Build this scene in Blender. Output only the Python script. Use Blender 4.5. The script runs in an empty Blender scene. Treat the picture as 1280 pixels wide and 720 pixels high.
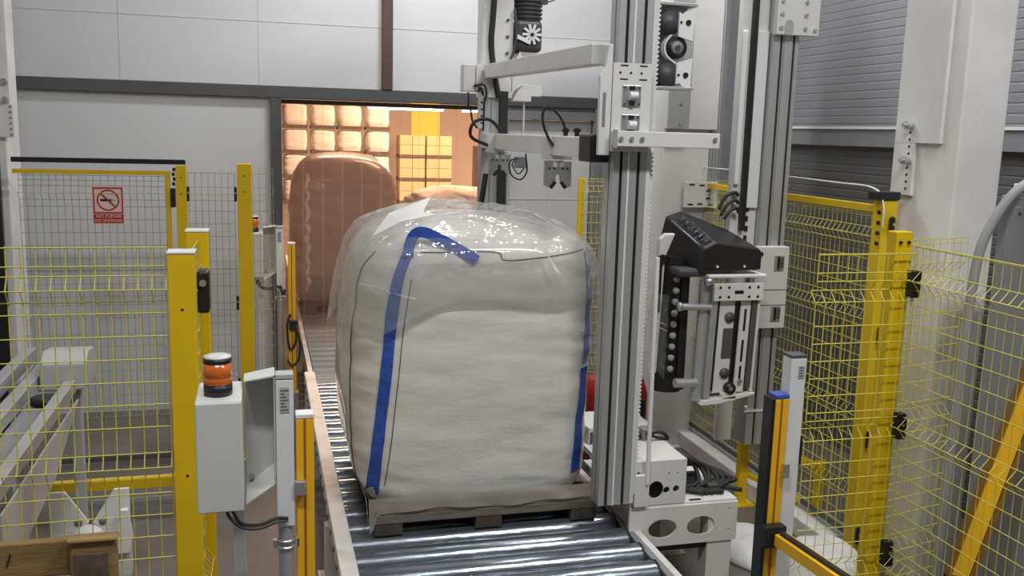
import bpy, bmesh, math, random
from mathutils import Vector, Matrix, noise
from mathutils.bvhtree import BVHTree
random.seed(7)
S = bpy.context.scene
COL = S.collection
PI = math.pi

# ---------------------------------------------------------------- camera
cam_d = bpy.data.cameras.new('camera')
cam_d.sensor_width = 36.0
cam_d.lens = 1166.14 * 36.0 / 1280.0
cam_d.clip_start = 0.05
cam_d.clip_end = 200
cam = bpy.data.objects.new('camera', cam_d)
COL.objects.link(cam)
S.camera = cam
_r = Vector((0.96588867, -0.25747372, 0.02768308))
_d = Vector((-0.01611516, -0.1664584, -0.98591678))
_f = Vector((0.25845574, 0.95183974, -0.16492952))
cam.matrix_world = Matrix(((_r.x, -_d.x, -_f.x, 0), (_r.y, -_d.y, -_f.y, 0), (_r.z, -_d.z, -_f.z, 2.6), (0, 0, 0, 1)))

# ---------------------------------------------------------------- world, lights, exposure
W = bpy.data.worlds.new('world')
S.world = W
W.use_nodes = True
W.node_tree.nodes['Background'].inputs[0].default_value = (0.93, 0.96, 1.0, 1)
W.node_tree.nodes['Background'].inputs[1].default_value = 0.075
S.view_settings.view_transform = 'Standard'
S.view_settings.look = 'None'
S.view_settings.gamma = 1.0
S.view_settings.use_curve_mapping = False
S.view_settings.exposure = 0.3


def area(name, loc, size, power, color, rot=(0, 0, 0)):
    d = bpy.data.lights.new(name, 'AREA')
    d.shape = 'RECTANGLE'
    d.size, d.size_y = size
    d.energy = power
    d.color = color
    o = bpy.data.objects.new(name, d)
    o.location = loc
    o.rotation_euler = rot
    COL.objects.link(o)
    return o


COOL = (1.0, 0.99, 0.985)
for (x, y, z, p) in ((-0.3, 0.9, 6.3, 125), (2.9, 1.2, 6.3, 150), (1.5, 7.3, 5.7, 88), (3.2, 5.4, 5.9, 75), (-2.2, 7.3, 5.7, 30)):
    area('ceiling_lamp', (x, y, z), (1.5, 0.35), p, COOL)
WARM = (1.0, 0.60, 0.37)
area('hall_lamp', (3.0, 12.5, 6.0), (3.0, 1.0), 150, WARM)
area('hall_lamp', (2.0, 19.0, 7.0), (4.0, 1.5), 900, WARM)
area('hall_lamp', (9.0, 27.0, 7.5), (5.0, 2.0), 4300, WARM)


# ---------------------------------------------------------------- materials
MATS = {}


def mat(name, color, rough=0.5, metal=0.0, var=0.0, scale=8.0, bump=0.0, bscale=60.0, coat=0.0, stretch=None, dirt=None, dscale=2.0, spec=None):
    if name in MATS:
        return MATS[name]
    m = bpy.data.materials.new(name)
    m.use_nodes = True
    nt = m.node_tree
    b = nt.nodes['Principled BSDF']
    b.inputs['Base Color'].default_value = (*color, 1)
    b.inputs['Roughness'].default_value = rough
    b.inputs['Metallic'].default_value = metal
    if spec is not None:
        b.inputs['Specular IOR Level'].default_value = spec
    if coat:
        b.inputs['Coat Weight'].default_value = coat
        b.inputs['Coat Roughness'].default_value = 0.09
    tc = nt.nodes.new('ShaderNodeTexCoord')
    vec = tc.outputs['Object']
    if stretch:
        mp = nt.nodes.new('ShaderNodeMapping')
        mp.inputs['Scale'].default_value = stretch
        nt.links.new(vec, mp.inputs[0])
        vec = mp.outputs[0]
    out = None
    if var > 0:
        n = nt.nodes.new('ShaderNodeTexNoise')
        n.inputs['Scale'].default_value = scale
        n.inputs['Detail'].default_value = 6
        nt.links.new(vec, n.inputs['Vector'])
        r = nt.nodes.new('ShaderNodeValToRGB')
        r.color_ramp.elements[0].position = 0.3
        r.color_ramp.elements[1].position = 0.7
        r.color_ramp.elements[0].color = (*[max(0, c * (1 - var)) for c in color], 1)
        r.color_ramp.elements[1].color = (*[min(1, c * (1 + var * 0.6)) for c in color], 1)
        nt.links.new(n.outputs[0], r.inputs[0])
        out = r.outputs[0]
        if dirt:
            n2 = nt.nodes.new('ShaderNodeTexNoise')
            n2.inputs['Scale'].default_value = dscale
            n2.inputs['Detail'].default_value = 8
            nt.links.new(tc.outputs['Object'], n2.inputs['Vector'])
            r2 = nt.nodes.new('ShaderNodeValToRGB')
            r2.color_ramp.elements[0].position = 0.5
            r2.color_ramp.elements[1].position = 0.72
            nt.links.new(n2.outputs[0], r2.inputs[0])
            mx = nt.nodes.new('ShaderNodeMix')
            mx.data_type = 'RGBA'
            nt.links.new(r2.outputs[0], mx.inputs[0])
            nt.links.new(out, mx.inputs[6])
            mx.inputs[7].default_value = (*dirt, 1)
            out = mx.outputs[2]
        nt.links.new(out, b.inputs['Base Color'])
    if bump > 0:
        n3 = nt.nodes.new('ShaderNodeTexNoise')
        n3.inputs['Scale'].default_value = bscale
        n3.inputs['Detail'].default_value = 4
        nt.links.new(vec, n3.inputs['Vector'])
        bp = nt.nodes.new('ShaderNodeBump')
        bp.inputs['Strength'].default_value = bump
        bp.inputs['Distance'].default_value = 0.01
        nt.links.new(n3.outputs[0], bp.inputs['Height'])
        nt.links.new(bp.outputs[0], b.inputs['Normal'])
    MATS[name] = m
    return m


def clear(name, tint, trans, gloss_rough=0.15, diff=(0.8, 0.8, 0.8), bump=0.0, bscale=6.0, gloss=0.5, fmax=0.35):
    """thin clear plastic sheet: see-through, with some body colour and a shine"""
    m = bpy.data.materials.new(name)
    m.use_nodes = True
    nt = m.node_tree
    nt.nodes.clear()
    o = nt.nodes.new('ShaderNodeOutputMaterial')
    t = nt.nodes.new('ShaderNodeBsdfTransparent')
    t.inputs[0].default_value = (*tint, 1)
    d = nt.nodes.new('ShaderNodeBsdfDiffuse')
    d.inputs[0].default_value = (*diff, 1)
    tl = nt.nodes.new('ShaderNodeBsdfTranslucent')
    tl.inputs[0].default_value = (*diff, 1)
    a = nt.nodes.new('ShaderNodeMixShader')
    a.inputs[0].default_value = 0.5
    nt.links.new(d.outputs[0], a.inputs[1])
    nt.links.new(tl.outputs[0], a.inputs[2])
    mx = nt.nodes.new('ShaderNodeMixShader')
    mx.inputs[0].default_value = 1 - trans
    nt.links.new(t.outputs[0], mx.inputs[1])
    nt.links.new(a.outputs[0], mx.inputs[2])
    g = nt.nodes.new('ShaderNodeBsdfGlossy')
    g.inputs['Roughness'].default_value = gloss_rough
    lw = nt.nodes.new('ShaderNodeLayerWeight')
    lw.inputs[0].default_value = gloss * 0.5
    m2 = nt.nodes.new('ShaderNodeMixShader')
    mm = nt.nodes.new('ShaderNodeMath')
    mm.operation = 'MULTIPLY'
    mm.inputs[1].default_value = fmax
    nt.links.new(lw.outputs['Fresnel'], mm.inputs[0])
    nt.links.new(mm.outputs[0], m2.inputs[0])
    nt.links.new(mx.outputs[0], m2.inputs[1])
    nt.links.new(g.outputs[0], m2.inputs[2])
    nt.links.new(m2.outputs[0], o.inputs[0])
    if bump:
        tc = nt.nodes.new('ShaderNodeTexCoord')
        n3 = nt.nodes.new('ShaderNodeTexNoise')
        n3.inputs['Scale'].default_value = bscale
        n3.inputs['Detail'].default_value = 3
        nt.links.new(tc.outputs['Object'], n3.inputs['Vector'])
        bp = nt.nodes.new('ShaderNodeBump')
        bp.inputs['Strength'].default_value = bump
        bp.inputs['Distance'].default_value = 0.05
        nt.links.new(n3.outputs[0], bp.inputs['Height'])
        for nn in (d, g, lw):
            nt.links.new(bp.outputs[0], nn.inputs['Normal'])
    MATS[name] = m
    return m


FLOOR = mat('concrete_floor', (0.15, 0.132, 0.12), 0.45, 0, 0.22, 1.3, 0.15, 40, dirt=(0.085, 0.075, 0.068), dscale=0.9)
WALLM = mat('white_panel', (0.61, 0.62, 0.63), 0.55, 0, 0.05, 0.8)
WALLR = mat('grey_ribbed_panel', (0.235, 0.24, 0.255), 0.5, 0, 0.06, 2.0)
WALLR_SHADE = mat('shaded_ribbed_panel', (0.105, 0.105, 0.108), 0.55, 0, 0.08, 2.0)  # right wall panel in shade, the darkness put into its colour
CONC = mat('white_painted_concrete', (0.74, 0.73, 0.715), 0.7, 0, 0.08, 3, 0.15, 30, dirt=(0.62, 0.6, 0.57), dscale=1.4)
DARKST = mat('dark_grey_steel', (0.085, 0.085, 0.088), 0.5, 0, 0.1, 4)
MIDST = mat('mid_grey_steel', (0.22, 0.225, 0.24), 0.5, 0, 0.08, 4)
BROWN = mat('brown_steel', (0.085, 0.055, 0.04), 0.6, 0, 0.2, 5)
YEL = mat('yellow_powder_coat', (0.72, 0.48, 0.005), 0.42, 0, 0.06, 6)
YEL2 = mat('orange_yellow_extrusion', (0.85, 0.47, 0.015), 0.38, 0, 0.05, 6)
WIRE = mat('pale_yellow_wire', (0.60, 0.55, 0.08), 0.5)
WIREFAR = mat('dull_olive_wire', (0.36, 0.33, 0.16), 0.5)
WIREREAR = mat('yellow_wire_rear', (0.62, 0.54, 0.06), 0.5)  # yellow wire of the rear fence
WHITEM = mat('white_machine_paint', (0.67, 0.67, 0.65), 0.45, 0, 0.05, 5)
RAILM = mat('cream_rail_paint', (0.66, 0.645, 0.61), 0.5, 0, 0.08, 6, dirt=(0.45, 0.43, 0.4), dscale=7)
BOXM = mat('light_grey_enclosure', (0.60, 0.61, 0.585), 0.4, 0, 0.03, 6)
ALU = mat('anodised_aluminium', (0.50, 0.51, 0.51), 0.42, 0.55, 0.06, 6, stretch=(1, 1, 0.1))
ALUL = mat('light_aluminium_post', (0.74, 0.755, 0.76), 0.42, 0.05, 0.05, 6)
ZINC = mat('zinc_steel', (0.56, 0.57, 0.57), 0.35, 0.8, 0.1, 20)
STEEL = mat('roller_steel', (0.26, 0.29, 0.33), 0.2, 0.8, 0.22, 5, 0.1, 25, stretch=(0.6, 5, 5))
STEELF = mat('roller_steel_dull', (0.22, 0.235, 0.235), 0.5, 0.3, 0.2, 5, stretch=(0.6, 5, 5))
BLACK = mat('black_plastic', (0.012, 0.012, 0.013), 0.4)
RUBBER = mat('black_rubber', (0.018, 0.018, 0.018), 0.65)
COVER = mat('black_matt_cover', (0.014, 0.014, 0.015), 0.42, 0, 0.3, 6, 0.1, 20)
GLOSSMARK = mat('dark_gloss_mark', (0.06, 0.06, 0.075), 0.25)
MOTOR = mat('dark_grey_motor', (0.055, 0.057, 0.063), 0.5, 0, 0.2, 10)
ORANGE = mat('orange_beacon_lens', (0.62, 0.13, 0.015), 0.18, 0, 0.08, 20, coat=0.5)
RED = mat('red_paint', (0.42, 0.012, 0.015), 0.4)
SIGNW = mat('sign_white', (0.78, 0.60, 0.55), 0.5)
SIGNR = mat('sign_red', (0.45, 0.02, 0.015), 0.5)
BLUE = mat('blue_webbing', (0.028, 0.085, 0.42), 0.6, 0, 0.25, 25, 0.3, 90)
BLUEF = mat('faded_blue_webbing', (0.16, 0.20, 0.42), 0.6, 0, 0.25, 25)
BLUECAP = mat('blue_cap', (0.05, 0.10, 0.40), 0.4)
THREAD = mat('black_thread', (0.03, 0.03, 0.03), 0.8)
WOODG = mat('grey_weathered_wood', (0.17, 0.15, 0.125), 0.75, 0, 0.35, 5, 0.3, 40, stretch=(1, 6, 6))
WOODB = mat('brown_wet_wood', (0.085, 0.065, 0.05), 0.7, 0, 0.3, 8)
WOODY = mat('yellow_pine_wood', (0.27, 0.17, 0.06), 0.65, 0, 0.3, 5, 0.25, 40, stretch=(1, 6, 6))
LABEL = mat('grey_label', (0.42, 0.44, 0.43), 0.5)
LABELD = mat('label_print', (0.14, 0.15, 0.15), 0.5)
WHITEP = mat('white_cap', (0.75, 0.75, 0.74), 0.4)
PIPE = mat('grey_pvc_conduit', (0.33, 0.33, 0.34), 0.45)
CABG = mat('grey_cabinet_paint', (0.27, 0.27, 0.285), 0.5, 0, 0.04, 3)
CABH = mat('grey_housing_paint', (0.42, 0.42, 0.415), 0.5, 0, 0.06, 4)
SACK = mat('white_sack', (0.72, 0.72, 0.70), 0.6, 0, 0.05, 10, 0.4, 12)
HALLW = mat('hall_wall', (0.72, 0.66, 0.60), 0.8, 0, 0.1, 0.3)
CARTON = mat('carton_board', (0.62, 0.44, 0.24), 0.7, 0, 0.1, 2)
YELLOWSHEET = mat('yellow_sheet', (0.85, 0.55, 0.06), 0.5, 0, 0.1, 1)

GLOW = bpy.data.materials.new('added_lamp_glow')
GLOW.use_nodes = True
GLOW.node_tree.nodes['Principled BSDF'].inputs['Emission Color'].default_value = (1.0, 0.86, 0.66, 1)
GLOW.node_tree.nodes['Principled BSDF'].inputs['Emission Strength'].default_value = 14.0  # glow of the tubes added in the hall

# bulk bag: woven white cloth under a tight clear film
BAG = mat('woven_bag_under_film', (0.69, 0.68, 0.63), 0.45, 0, 0.05, 4, 0.7, 5, coat=1.0, stretch=(1.0, 1.0, 2.6))
FILM = clear('clear_cover_film', (1, 1, 1), 0.82, 0.06, (0.95, 0.95, 0.94), 0.7, 6, 0.95, 0.5)
HEM = clear('film_hem', (0.9, 0.88, 0.86), 0.28, 0.2, (0.52, 0.48, 0.45), 0.3, 10, 0.3)
WEB = clear('stretch_film_web', (0.98, 0.98, 0.98), 0.86, 0.06, (0.75, 0.78, 0.8), 0.4, 9, 0.4)
FOLD_GLINT = clear('film_fold_highlight', (1, 1, 1), 0.36, 0.12, (0.98, 0.98, 0.97), 0.0, 5, 0.5)  # whiter film: highlights on folds put into the colour
STRIP = clear('pvc_strip', (1.0, 0.96, 0.94), 0.87, 0.10, (0.75, 0.58, 0.52), 0.15, 3, 0.3)


# ---------------------------------------------------------------- mesh helpers
class MB:
    def __init__(self):
        self.v = []
        self.f = []
        self.s = []

    def add(self, vs, fs, smooth=False):
        n = len(self.v)
        self.v += [tuple(p) for p in vs]
        for f in fs:
            self.f.append([i + n for i in f])
            self.s.append(smooth)
        return self

    def box(self, x0, x1, y0, y1, z0, z1, M=None):
        vs = [Vector((x, y, z)) for z in (z0, z1) for y in (y0, y1) for x in (x0, x1)]
        if M is not None:
            vs = [M @ p for p in vs]
        return self.add(vs, [(0, 2, 3, 1), (4, 5, 7, 6), (0, 1, 5, 4), (2, 6, 7, 3), (0, 4, 6, 2), (1, 3, 7, 5)])

    def bar(self, p0, p1, w, h, up=(0, 0, 1)):
        """rectangular bar from p0 to p1: w sideways, h along up"""
        p0, p1 = Vector(p0), Vector(p1)
        d = (p1 - p0).normalized()
        s = d.cross(Vector(up)).normalized()
        u = s.cross(d).normalized()
        vs = []
        for p in (p0, p1):
            for a, b in ((-1, -1), (1, -1), (1, 1), (-1, 1)):
                vs.append(p + s * (a * w / 2) + u * (b * h / 2))
        return self.add(vs, [(0, 1, 2, 3), (7, 6, 5, 4), (0, 4, 5, 1), (1, 5, 6, 2), (2, 6, 7, 3), (3, 7, 4, 0)])

    def cyl(self, p0, p1, r0, r1=None, n=20, caps=True):
        p0, p1 = Vector(p0), Vector(p1)
        r1 = r0 if r1 is None else r1
        d = (p1 - p0).normalized()
        a = Vector((0, 0, 1)) if abs(d.z) < 0.9 else Vector((1, 0, 0))
        s = d.cross(a).normalized()
        u = s.cross(d)
        vs = []
        for p, r in ((p0, r0), (p1, r1)):
            for i in range(n):
                t = 2 * PI * i / n
                vs.append(p + s * (r * math.cos(t)) + u * (r * math.sin(t)))
        self.add(vs, [(i, (i + 1) % n, n + (i + 1) % n, n + i) for i in range(n)], True)
        if caps:
            self.add(vs[:n], [tuple(range(n))[::-1]])
            self.add(vs[n:], [tuple(range(n))])
        return self

    def tube(self, pts, r, n=8, smooth=True):
        pts = [Vector(p) for p in pts]
        rings = []
        s = None
        for i, p in enumerate(pts):
            d = (pts[min(i + 1, len(pts) - 1)] - pts[max(i - 1, 0)]).normalized()
            if s is None:
                a = Vector((0, 0, 1)) if abs(d.z) < 0.9 else Vector((0, 1, 0))
                s = d.cross(a).normalized()
            else:
                s = (s - d * s.dot(d)).normalized()
            u = d.cross(s)
            rings.append([p + s * (r * math.cos(2 * PI * k / n)) + u * (r * math.sin(2 * PI * k / n)) for k in range(n)])
        vs = [q for ring in rings for q in ring]
        fs = []
        for i in range(len(pts) - 1):
            for k in range(n):
                fs.append((i * n + k, i * n + (k + 1) % n, (i + 1) * n + (k + 1) % n, (i + 1) * n + k))
        fs.append(tuple(range(n))[::-1])
        fs.append(tuple((len(pts) - 1) * n + k for k in range(n)))
        return self.add(vs, fs, smooth)

    def prism(self, poly, axis, a0, a1):
        """polygon extruded along an axis; poly in the other two axes, in xyz order"""
        def mk(p, a):
            if axis == 'x':
                return (a, p[0], p[1])
            if axis == 'y':
                return (p[0], a, p[1])
            return (p[0], p[1], a)
        n = len(poly)
        vs = [mk(p, a0) for p in poly] + [mk(p, a1) for p in poly]
        fs = [tuple(range(n))[::-1], tuple(range(n, 2 * n))] + [(i, (i + 1) % n, n + (i + 1) % n, n + i) for i in range(n)]
        return self.add(vs, fs)

    def lathe(self, c, prof, n=24, axis='z'):
        c = Vector(c)
        vs = []
        for (r, h) in prof:
            for i in range(n):
                t = 2 * PI * i / n
                if axis == 'z':
                    vs.append(c + Vector((r * math.cos(t), r * math.sin(t), h)))
                elif axis == 'y':
                    vs.append(c + Vector((r * math.cos(t), h, r * math.sin(t))))
                else:
                    vs.append(c + Vector((h, r * math.cos(t), r * math.sin(t))))
        fs = []
        m = len(prof)
        for j in range(m - 1):
            for i in range(n):
                fs.append((j * n + i, j * n + (i + 1) % n, (j + 1) * n + (i + 1) % n, (j + 1) * n + i))
        fs.append(tuple(range(n))[::-1])
        fs.append(tuple((m - 1) * n + i for i in range(n)))
        return self.add(vs, fs, True)

    def build(self, name, m, parent=None, bevel=0.0, root=None):
        me = bpy.data.meshes.new(name)
        off = Vector((0, 0, 0))
        p = parent
        while p is not None:
            off += Vector(p.location)
            p = p.parent
        me.from_pydata([tuple(Vector(q) - off) for q in self.v], [], self.f)
        bm = bmesh.new()
        bm.from_mesh(me)
        bmesh.ops.recalc_face_normals(bm, faces=bm.faces)
        bm.to_mesh(me)
        bm.free()
        me.polygons.foreach_set('use_smooth', self.s)
        me.materials.append(m)
        o = bpy.data.objects.new(name, me)
        COL.objects.link(o)
        if parent is not None:
            o.parent = parent
        if bevel:
            b = o.modifiers.new('bevel', 'BEVEL')
            b.width = bevel
            b.segments = 2
            b.limit_method = 'ANGLE'
            b.angle_limit = 0.7
        return o


def tag(o, label, cat, group=None, kind=None):
    o['label'] = label
    o['category'] = cat
    if group:
        o['group'] = group
    if kind:
        o['kind'] = kind
    return o


def thing(name, loc, label, cat, group=None):
    o = bpy.data.objects.new(name, None)
    o.location = loc
    o.empty_display_size = 0.1
    COL.objects.link(o)
    return tag(o, label, cat, group)


def struct(name, mb, m, bevel=0.0):
    o = mb.build(name, m, None, bevel)
    o['kind'] = 'structure'
    return o


def again(o, parent, off=(0, 0, 0)):
    """another object on the same mesh"""
    c = o.copy()
    COL.objects.link(c)
    c.parent = parent
    c.location = Vector(o.location) + Vector(off)
    return c


def copy_tree(o, loc=None, parent=None):
    c = o.copy()
    COL.objects.link(c)
    if parent is not None:
        c.parent = parent
    if loc is not None:
        c.location = loc
    for ch in list(o.children):
        copy_tree(ch, None, c)
    return c


def text_part(name, body, m, parent, loc, size, rot=(PI / 2, 0, 0), extrude=0.001):
    cu = bpy.data.curves.new(name, 'FONT')
    cu.body = body
    cu.size = size
    cu.align_x = 'CENTER'
    cu.align_y = 'CENTER'
    cu.extrude = extrude
    tmp = bpy.data.objects.new(name + '_tmp', cu)
    COL.objects.link(tmp)
    dg = bpy.context.evaluated_depsgraph_get()
    me = bpy.data.meshes.new_from_object(tmp.evaluated_get(dg))
    bpy.data.objects.remove(tmp)
    o = bpy.data.objects.new(name, me)
    me.materials.clear()
    me.materials.append(m)
    COL.objects.link(o)
    o.parent = parent
    off = Vector((0, 0, 0))
    p = parent
    while p is not None:
        off += Vector(p.location)
        p = p.parent
    o.location = Vector(loc) - off
    o.rotation_euler = rot
    return o


def arc(c, r, a0, a1, n, plane='xz', y=0.0):
    pts = []
    for i in range(n + 1):
        t = a0 + (a1 - a0) * i / n
        pts.append((c[0] + r * math.cos(t), c[1] + r * math.sin(t)))
    return pts


def smooth_path(pts, n=6):
    """Catmull-Rom through the points"""
    P = [Vector(p) for p in pts]
    P = [P[0] * 2 - P[1]] + P + [P[-1] * 2 - P[-2]]
    out = []
    for i in range(1, len(P) - 2):
        for k in range(n):
            t = k / n
            a, b, c, d = P[i - 1], P[i], P[i + 1], P[i + 2]
            out.append(0.5 * ((2 * b) + (c - a) * t + (2 * a - 5 * b + 4 * c - d) * t * t + (3 * b - a - 3 * c + d) * t ** 3))
    out.append(P[-2])
    return out


# ================================================================ SETTING
struct('floor', MB().box(-16, 22, -1.5, 44, -0.1, 0), FLOOR)

# back wall with the doorway X 0.18..2.25, Z 0..2.84
WB = 8.8
wb = MB()
wb.box(-5, 0.10, WB, WB + 0.12, 0, 2.84)
wb.box(-5, 5, WB, WB + 0.12, 2.95, 7)
wb.box(2.30, 3.16, WB + 0.03, WB + 0.12, 0, 2.72)
wb.box(3.25, 5, WB + 0.02, WB + 0.12, 0, 2.84)
wall_back = struct('wall_back', wb, WALLM)
t = MB()
t.box(-5, 3.3, WB - 0.05, WB + 0.12, 2.842, 2.948)
struct('trim_1', t, DARKST, 0.004)                       # lintel beam across the wall
struct('trim_2', MB().box(0.092, 0.19, WB - 0.05, WB + 0.14, 0, 2.84), DARKST, 0.004)
struct('trim_3', MB().box(1.09, 1.185, WB - 0.06, WB - 0.002, 2.95, 7), BROWN, 0.004)
t = MB()
t.box(3.17, 3.25, WB - 0.06, WB + 0.12, 0, 2.84)
t.box(2.25, 3.17, WB - 0.03, WB + 0.12, 2.725, 2.84)
struct('trim_4', t, MIDST, 0.004)
struct('trim_5', MB().box(2.2, 2.30, WB - 0.04, WB + 0.12, 0, 2.725), MIDST, 0.004)
struct('trim_6', MB().box(3.3, 4.74, WB - 0.05, WB + 0.02, 2.80, 2.96), MIDST, 0.004)
# thin seams between the white wall panels
sm = MB()
for z in (1.95,):
    sm.box(2.31, 3.15, WB + 0.026, WB + 0.031, z, z + 0.008)
for x in (2.72,):
    sm.box(x, x + 0.008, WB + 0.026, WB + 0.031, 0, 2.72)
for x in (-1.15, 0.0, 2.35, 3.5):
    sm.box(x, x + 0.006, WB - 0.003, WB + 0.001, 2.95, 7)
sm.box(-5, 5, WB - 0.003, WB + 0.001, 3.5, 3.506)
sm.box(-5, 0.09, WB - 0.003, WB + 0.001, 1.3, 1.306)
struct('trim_7', sm, mat('panel_seam', (0.575, 0.585, 0.595), 0.6))

# right wall: ribbed grey sandwich panels
RW = 4.75
wr = MB()
z = 0.0
prof = []
while z < 7.0:
    prof += [(RW, z), (RW, z + 0.050), (RW + 0.003, z + 0.055), (RW + 0.003, z + 0.062), (RW, z + 0.067)]
    z += 0.067
vs = []
for (x, zz) in prof:
    vs += [(x, -1.5, zz), (x, WB, zz)]
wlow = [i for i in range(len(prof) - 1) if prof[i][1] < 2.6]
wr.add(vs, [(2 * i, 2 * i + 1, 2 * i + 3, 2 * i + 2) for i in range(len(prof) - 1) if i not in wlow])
wr.box(RW + 0.01, RW + 0.14, -1.5, WB, 0, 7)
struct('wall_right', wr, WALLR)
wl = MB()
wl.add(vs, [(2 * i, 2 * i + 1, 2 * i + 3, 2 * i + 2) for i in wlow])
struct('wall_right_lower', wl, WALLR_SHADE)  # lower part of the wall, shade painted as a darker grey
struct('trim_8', MB().box(RW - 0.06, RW + 0.005, -1.5, WB, 2.56, 2.70), MIDST, 0.004)
struct('trim_9', MB().box(RW - 0.075, RW - 0.055, -1.5, WB, 2.70, 2.722), WHITEP)
struct('trim_10', MB().box(4.42, 4.60, WB - 0.30, WB - 0.06, 0, 7), MIDST, 0.004)
struct('trim_11', MB().box(4.62, RW - 0.002, WB - 0.25, WB - 0.05, 0, 7), WALLR, 0.004)
# left wall and the hall behind the doorway
struct('wall_left', MB().box(-5.1, -5, -1.5, WB + 0.12, 0, 7), WALLM)
struct('wall_far', MB().box(-16, 22, 42, 42.2, 0, 9), HALLW)
struct('wall_far_left', MB().box(-16.2, -16, WB + 0.12, 42, 0, 9), HALLW)
struct('wall_far_right', MB().box(22, 22.2, WB + 0.12, 42, 0, 9), HALLW)
hb = MB()
hb.box(-16, -5.1, WB + 0.02, WB + 0.12, 0, 9)
hb.box(RW + 0.14, 22, WB + 0.02, WB + 0.12, 0, 9)
hb.box(-5.1, RW + 0.14, WB + 0.02, WB + 0.12, 7, 9)
struct('wall_hall_front', hb, HALLW)
struct('ceiling', MB().box(-16.2, 22.2, WB + 0.02, 42.2, 9, 9.15), HALLW)
# low kerb along the right fence
k = MB()
k.box(3.40, 3.66, 4.85, 8.1, 0, 0.13)
struct('trim_12', k, CONC, 0.01)

# concrete columns
t = thing('concrete_column', (3.8, 4.5, 0), 'white painted square concrete column behind the right-hand mesh fence', 'column')
MB().box(3.64, 3.935, 4.3, 4.78, 0, 7).build('shaft', CONC, t, 0.012)
b = MB()
b.box(3.615, 3.639, 4.42, 4.80, 2.60, 7)
b.box(3.615, 3.639, 4.62, 4.80, 2.30, 2.60)
pl = b.build('bracket_plate', WHITEM, t, 0.003)
for zz in (2.70, 2.50):
    bb = MB().cyl((3.614, 4.66, zz), (3.575, 4.66, zz), 0.026, n=6)
    bb.cyl((3.575, 4.66, zz), (3.555, 4.66, zz), 0.013, n=10)
    bb.build('bolt', ZINC, t)
hl = MB()
for i in range(9):
    zz = 2.66 - i * 0.04
    hl.cyl((3.6145, 4.665, zz), (3.6125, 4.665, zz), 0.008, n=8)
hl.build('hole_row', BLACK, pl)

t = thing('concrete_column', (-1.85, 7.0, 0), 'white column at the left picture edge with a bolted bracket', 'column')
MB().box(-2.4, -1.785, 7.62, 8.0, 0, 7).build('shaft', CONC, t, 0.012)
b = MB().box(-2.2, -1.74, 7.57, 7.60, 2.70, 7)
b.box(-2.2, -1.722, 7.57, 7.60, 2.46, 2.699)
pl = b.build('bracket_plate', WHITEM, t, 0.003)
for zz in (2.86, 2.73):
    MB().cyl((-1.765, 7.569, zz), (-1.765, 7.53, zz), 0.022, n=6).build('bolt', ZINC, t)
hl = MB()
for i in range(6):
    hl.cyl((-1.742, 7.5695, 2.68 - i * 0.04), (-1.742, 7.567, 2.68 - i * 0.04), 0.009, n=8)
hl.build('hole_row', MIDST, pl)
d = MB().box(-2.3, -1.835, 7.55, 7.60, 0.0, 2.30)
tag(d.build('cable_duct', BLACK, None, 0.004), 'black upright duct below the bracket at the left picture edge', 'duct')


# ================================================================ FENCES
def mesh_panel(parent, A, B, z0, z1, sp=0.05, hz=0.095, bends=(), r=0.0024, bow=0.035, m=None, side=1, inset=0.0):
    """welded wire panel with V-shaped stiffening bends, between the plan points A and B"""
    A, B = Vector((*A, 0)), Vector((*B, 0))
    d = (B - A)
    L = d.length
    d.normalize()
    nrm = Vector((d.y, -d.x, 0)) * side
    mb = MB()

    def off(z):
        for bz in bends:
            if abs(z - bz) < 0.05:
                return bow * (1 - abs(z - bz) / 0.05)
        return 0.0
    zs = [z0]
    for bz in sorted(bends):
        zs += [bz - 0.05, bz, bz + 0.05]
    zs.append(z1)
    n = max(1, int(round(L / sp)))
    for i in range(n + 1):
        p = A + d * (L * i / n)
        mb.tube([(p + nrm * off(z)) + Vector((0, 0, z)) for z in zs], r, 4, False)
    hs = set()
    for bz in bends:
        hs |= {round(bz - 0.05, 4), round(bz, 4), round(bz + 0.05, 4)}
    z = z0
    while z < z1 + 0.001:
        if all(abs(z - bz) > 0.085 for bz in bends):
            hs.add(round(z, 4))
        z += hz
    hs.add(z1 - 0.006)
    for z in hs:
        mb.tube([A + nrm * (off(z) + 0.004) + Vector((0, 0, z)), B + nrm * (off(z) + 0.004) + Vector((0, 0, z))], r, 4, False)
    o = mb.build('wire_mesh', m or WIRE, parent)
    o['kind'] = 'stuff'
    return o


def post(parent, x, y, z0, z1, w=0.1, dpt=0.1, cap=True, name='post', holes=()):
    p = MB().box(x - w / 2, x + w / 2, y - dpt / 2, y + dpt / 2, z0, z1).build(name, YEL, parent, 0.004)
    if cap:
        MB().box(x - w / 2 - 0.003, x + w / 2 + 0.003, y - dpt / 2 - 0.003, y + dpt / 2 + 0.003, z1, z1 + 0.008).build('post_cap', WHITEP, p, 0.002)
    if z0 < 0.05:
        MB().box(x - w / 2 - 0.04, x + w / 2 + 0.04, y - dpt / 2 - 0.04, y + dpt / 2 + 0.04, z0, z0 + 0.012).build('base_plate', YEL, p)
    for zz in holes:
        MB().cyl((x, y - dpt / 2 - 0.0005, zz), (x, y - dpt / 2 + 0.004, zz), 0.006, n=10).build('hole', BLACK, p)
    return p


def clip(parent, x, y, z, sx=0.02, sy=0.03, sz=0.09):
    o = MB().box(x - sx / 2, x + sx / 2, y - sy / 2, y + sy / 2, z - sz / 2, z + sz / 2).build('clip', BLACK, parent, 0.005)
    MB().cyl((x, y - sy / 2 - 0.006, z + 0.01), (x, y - sy / 2, z + 0.01), 0.007, n=8).build('screw', ZINC, o)
    return o


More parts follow.
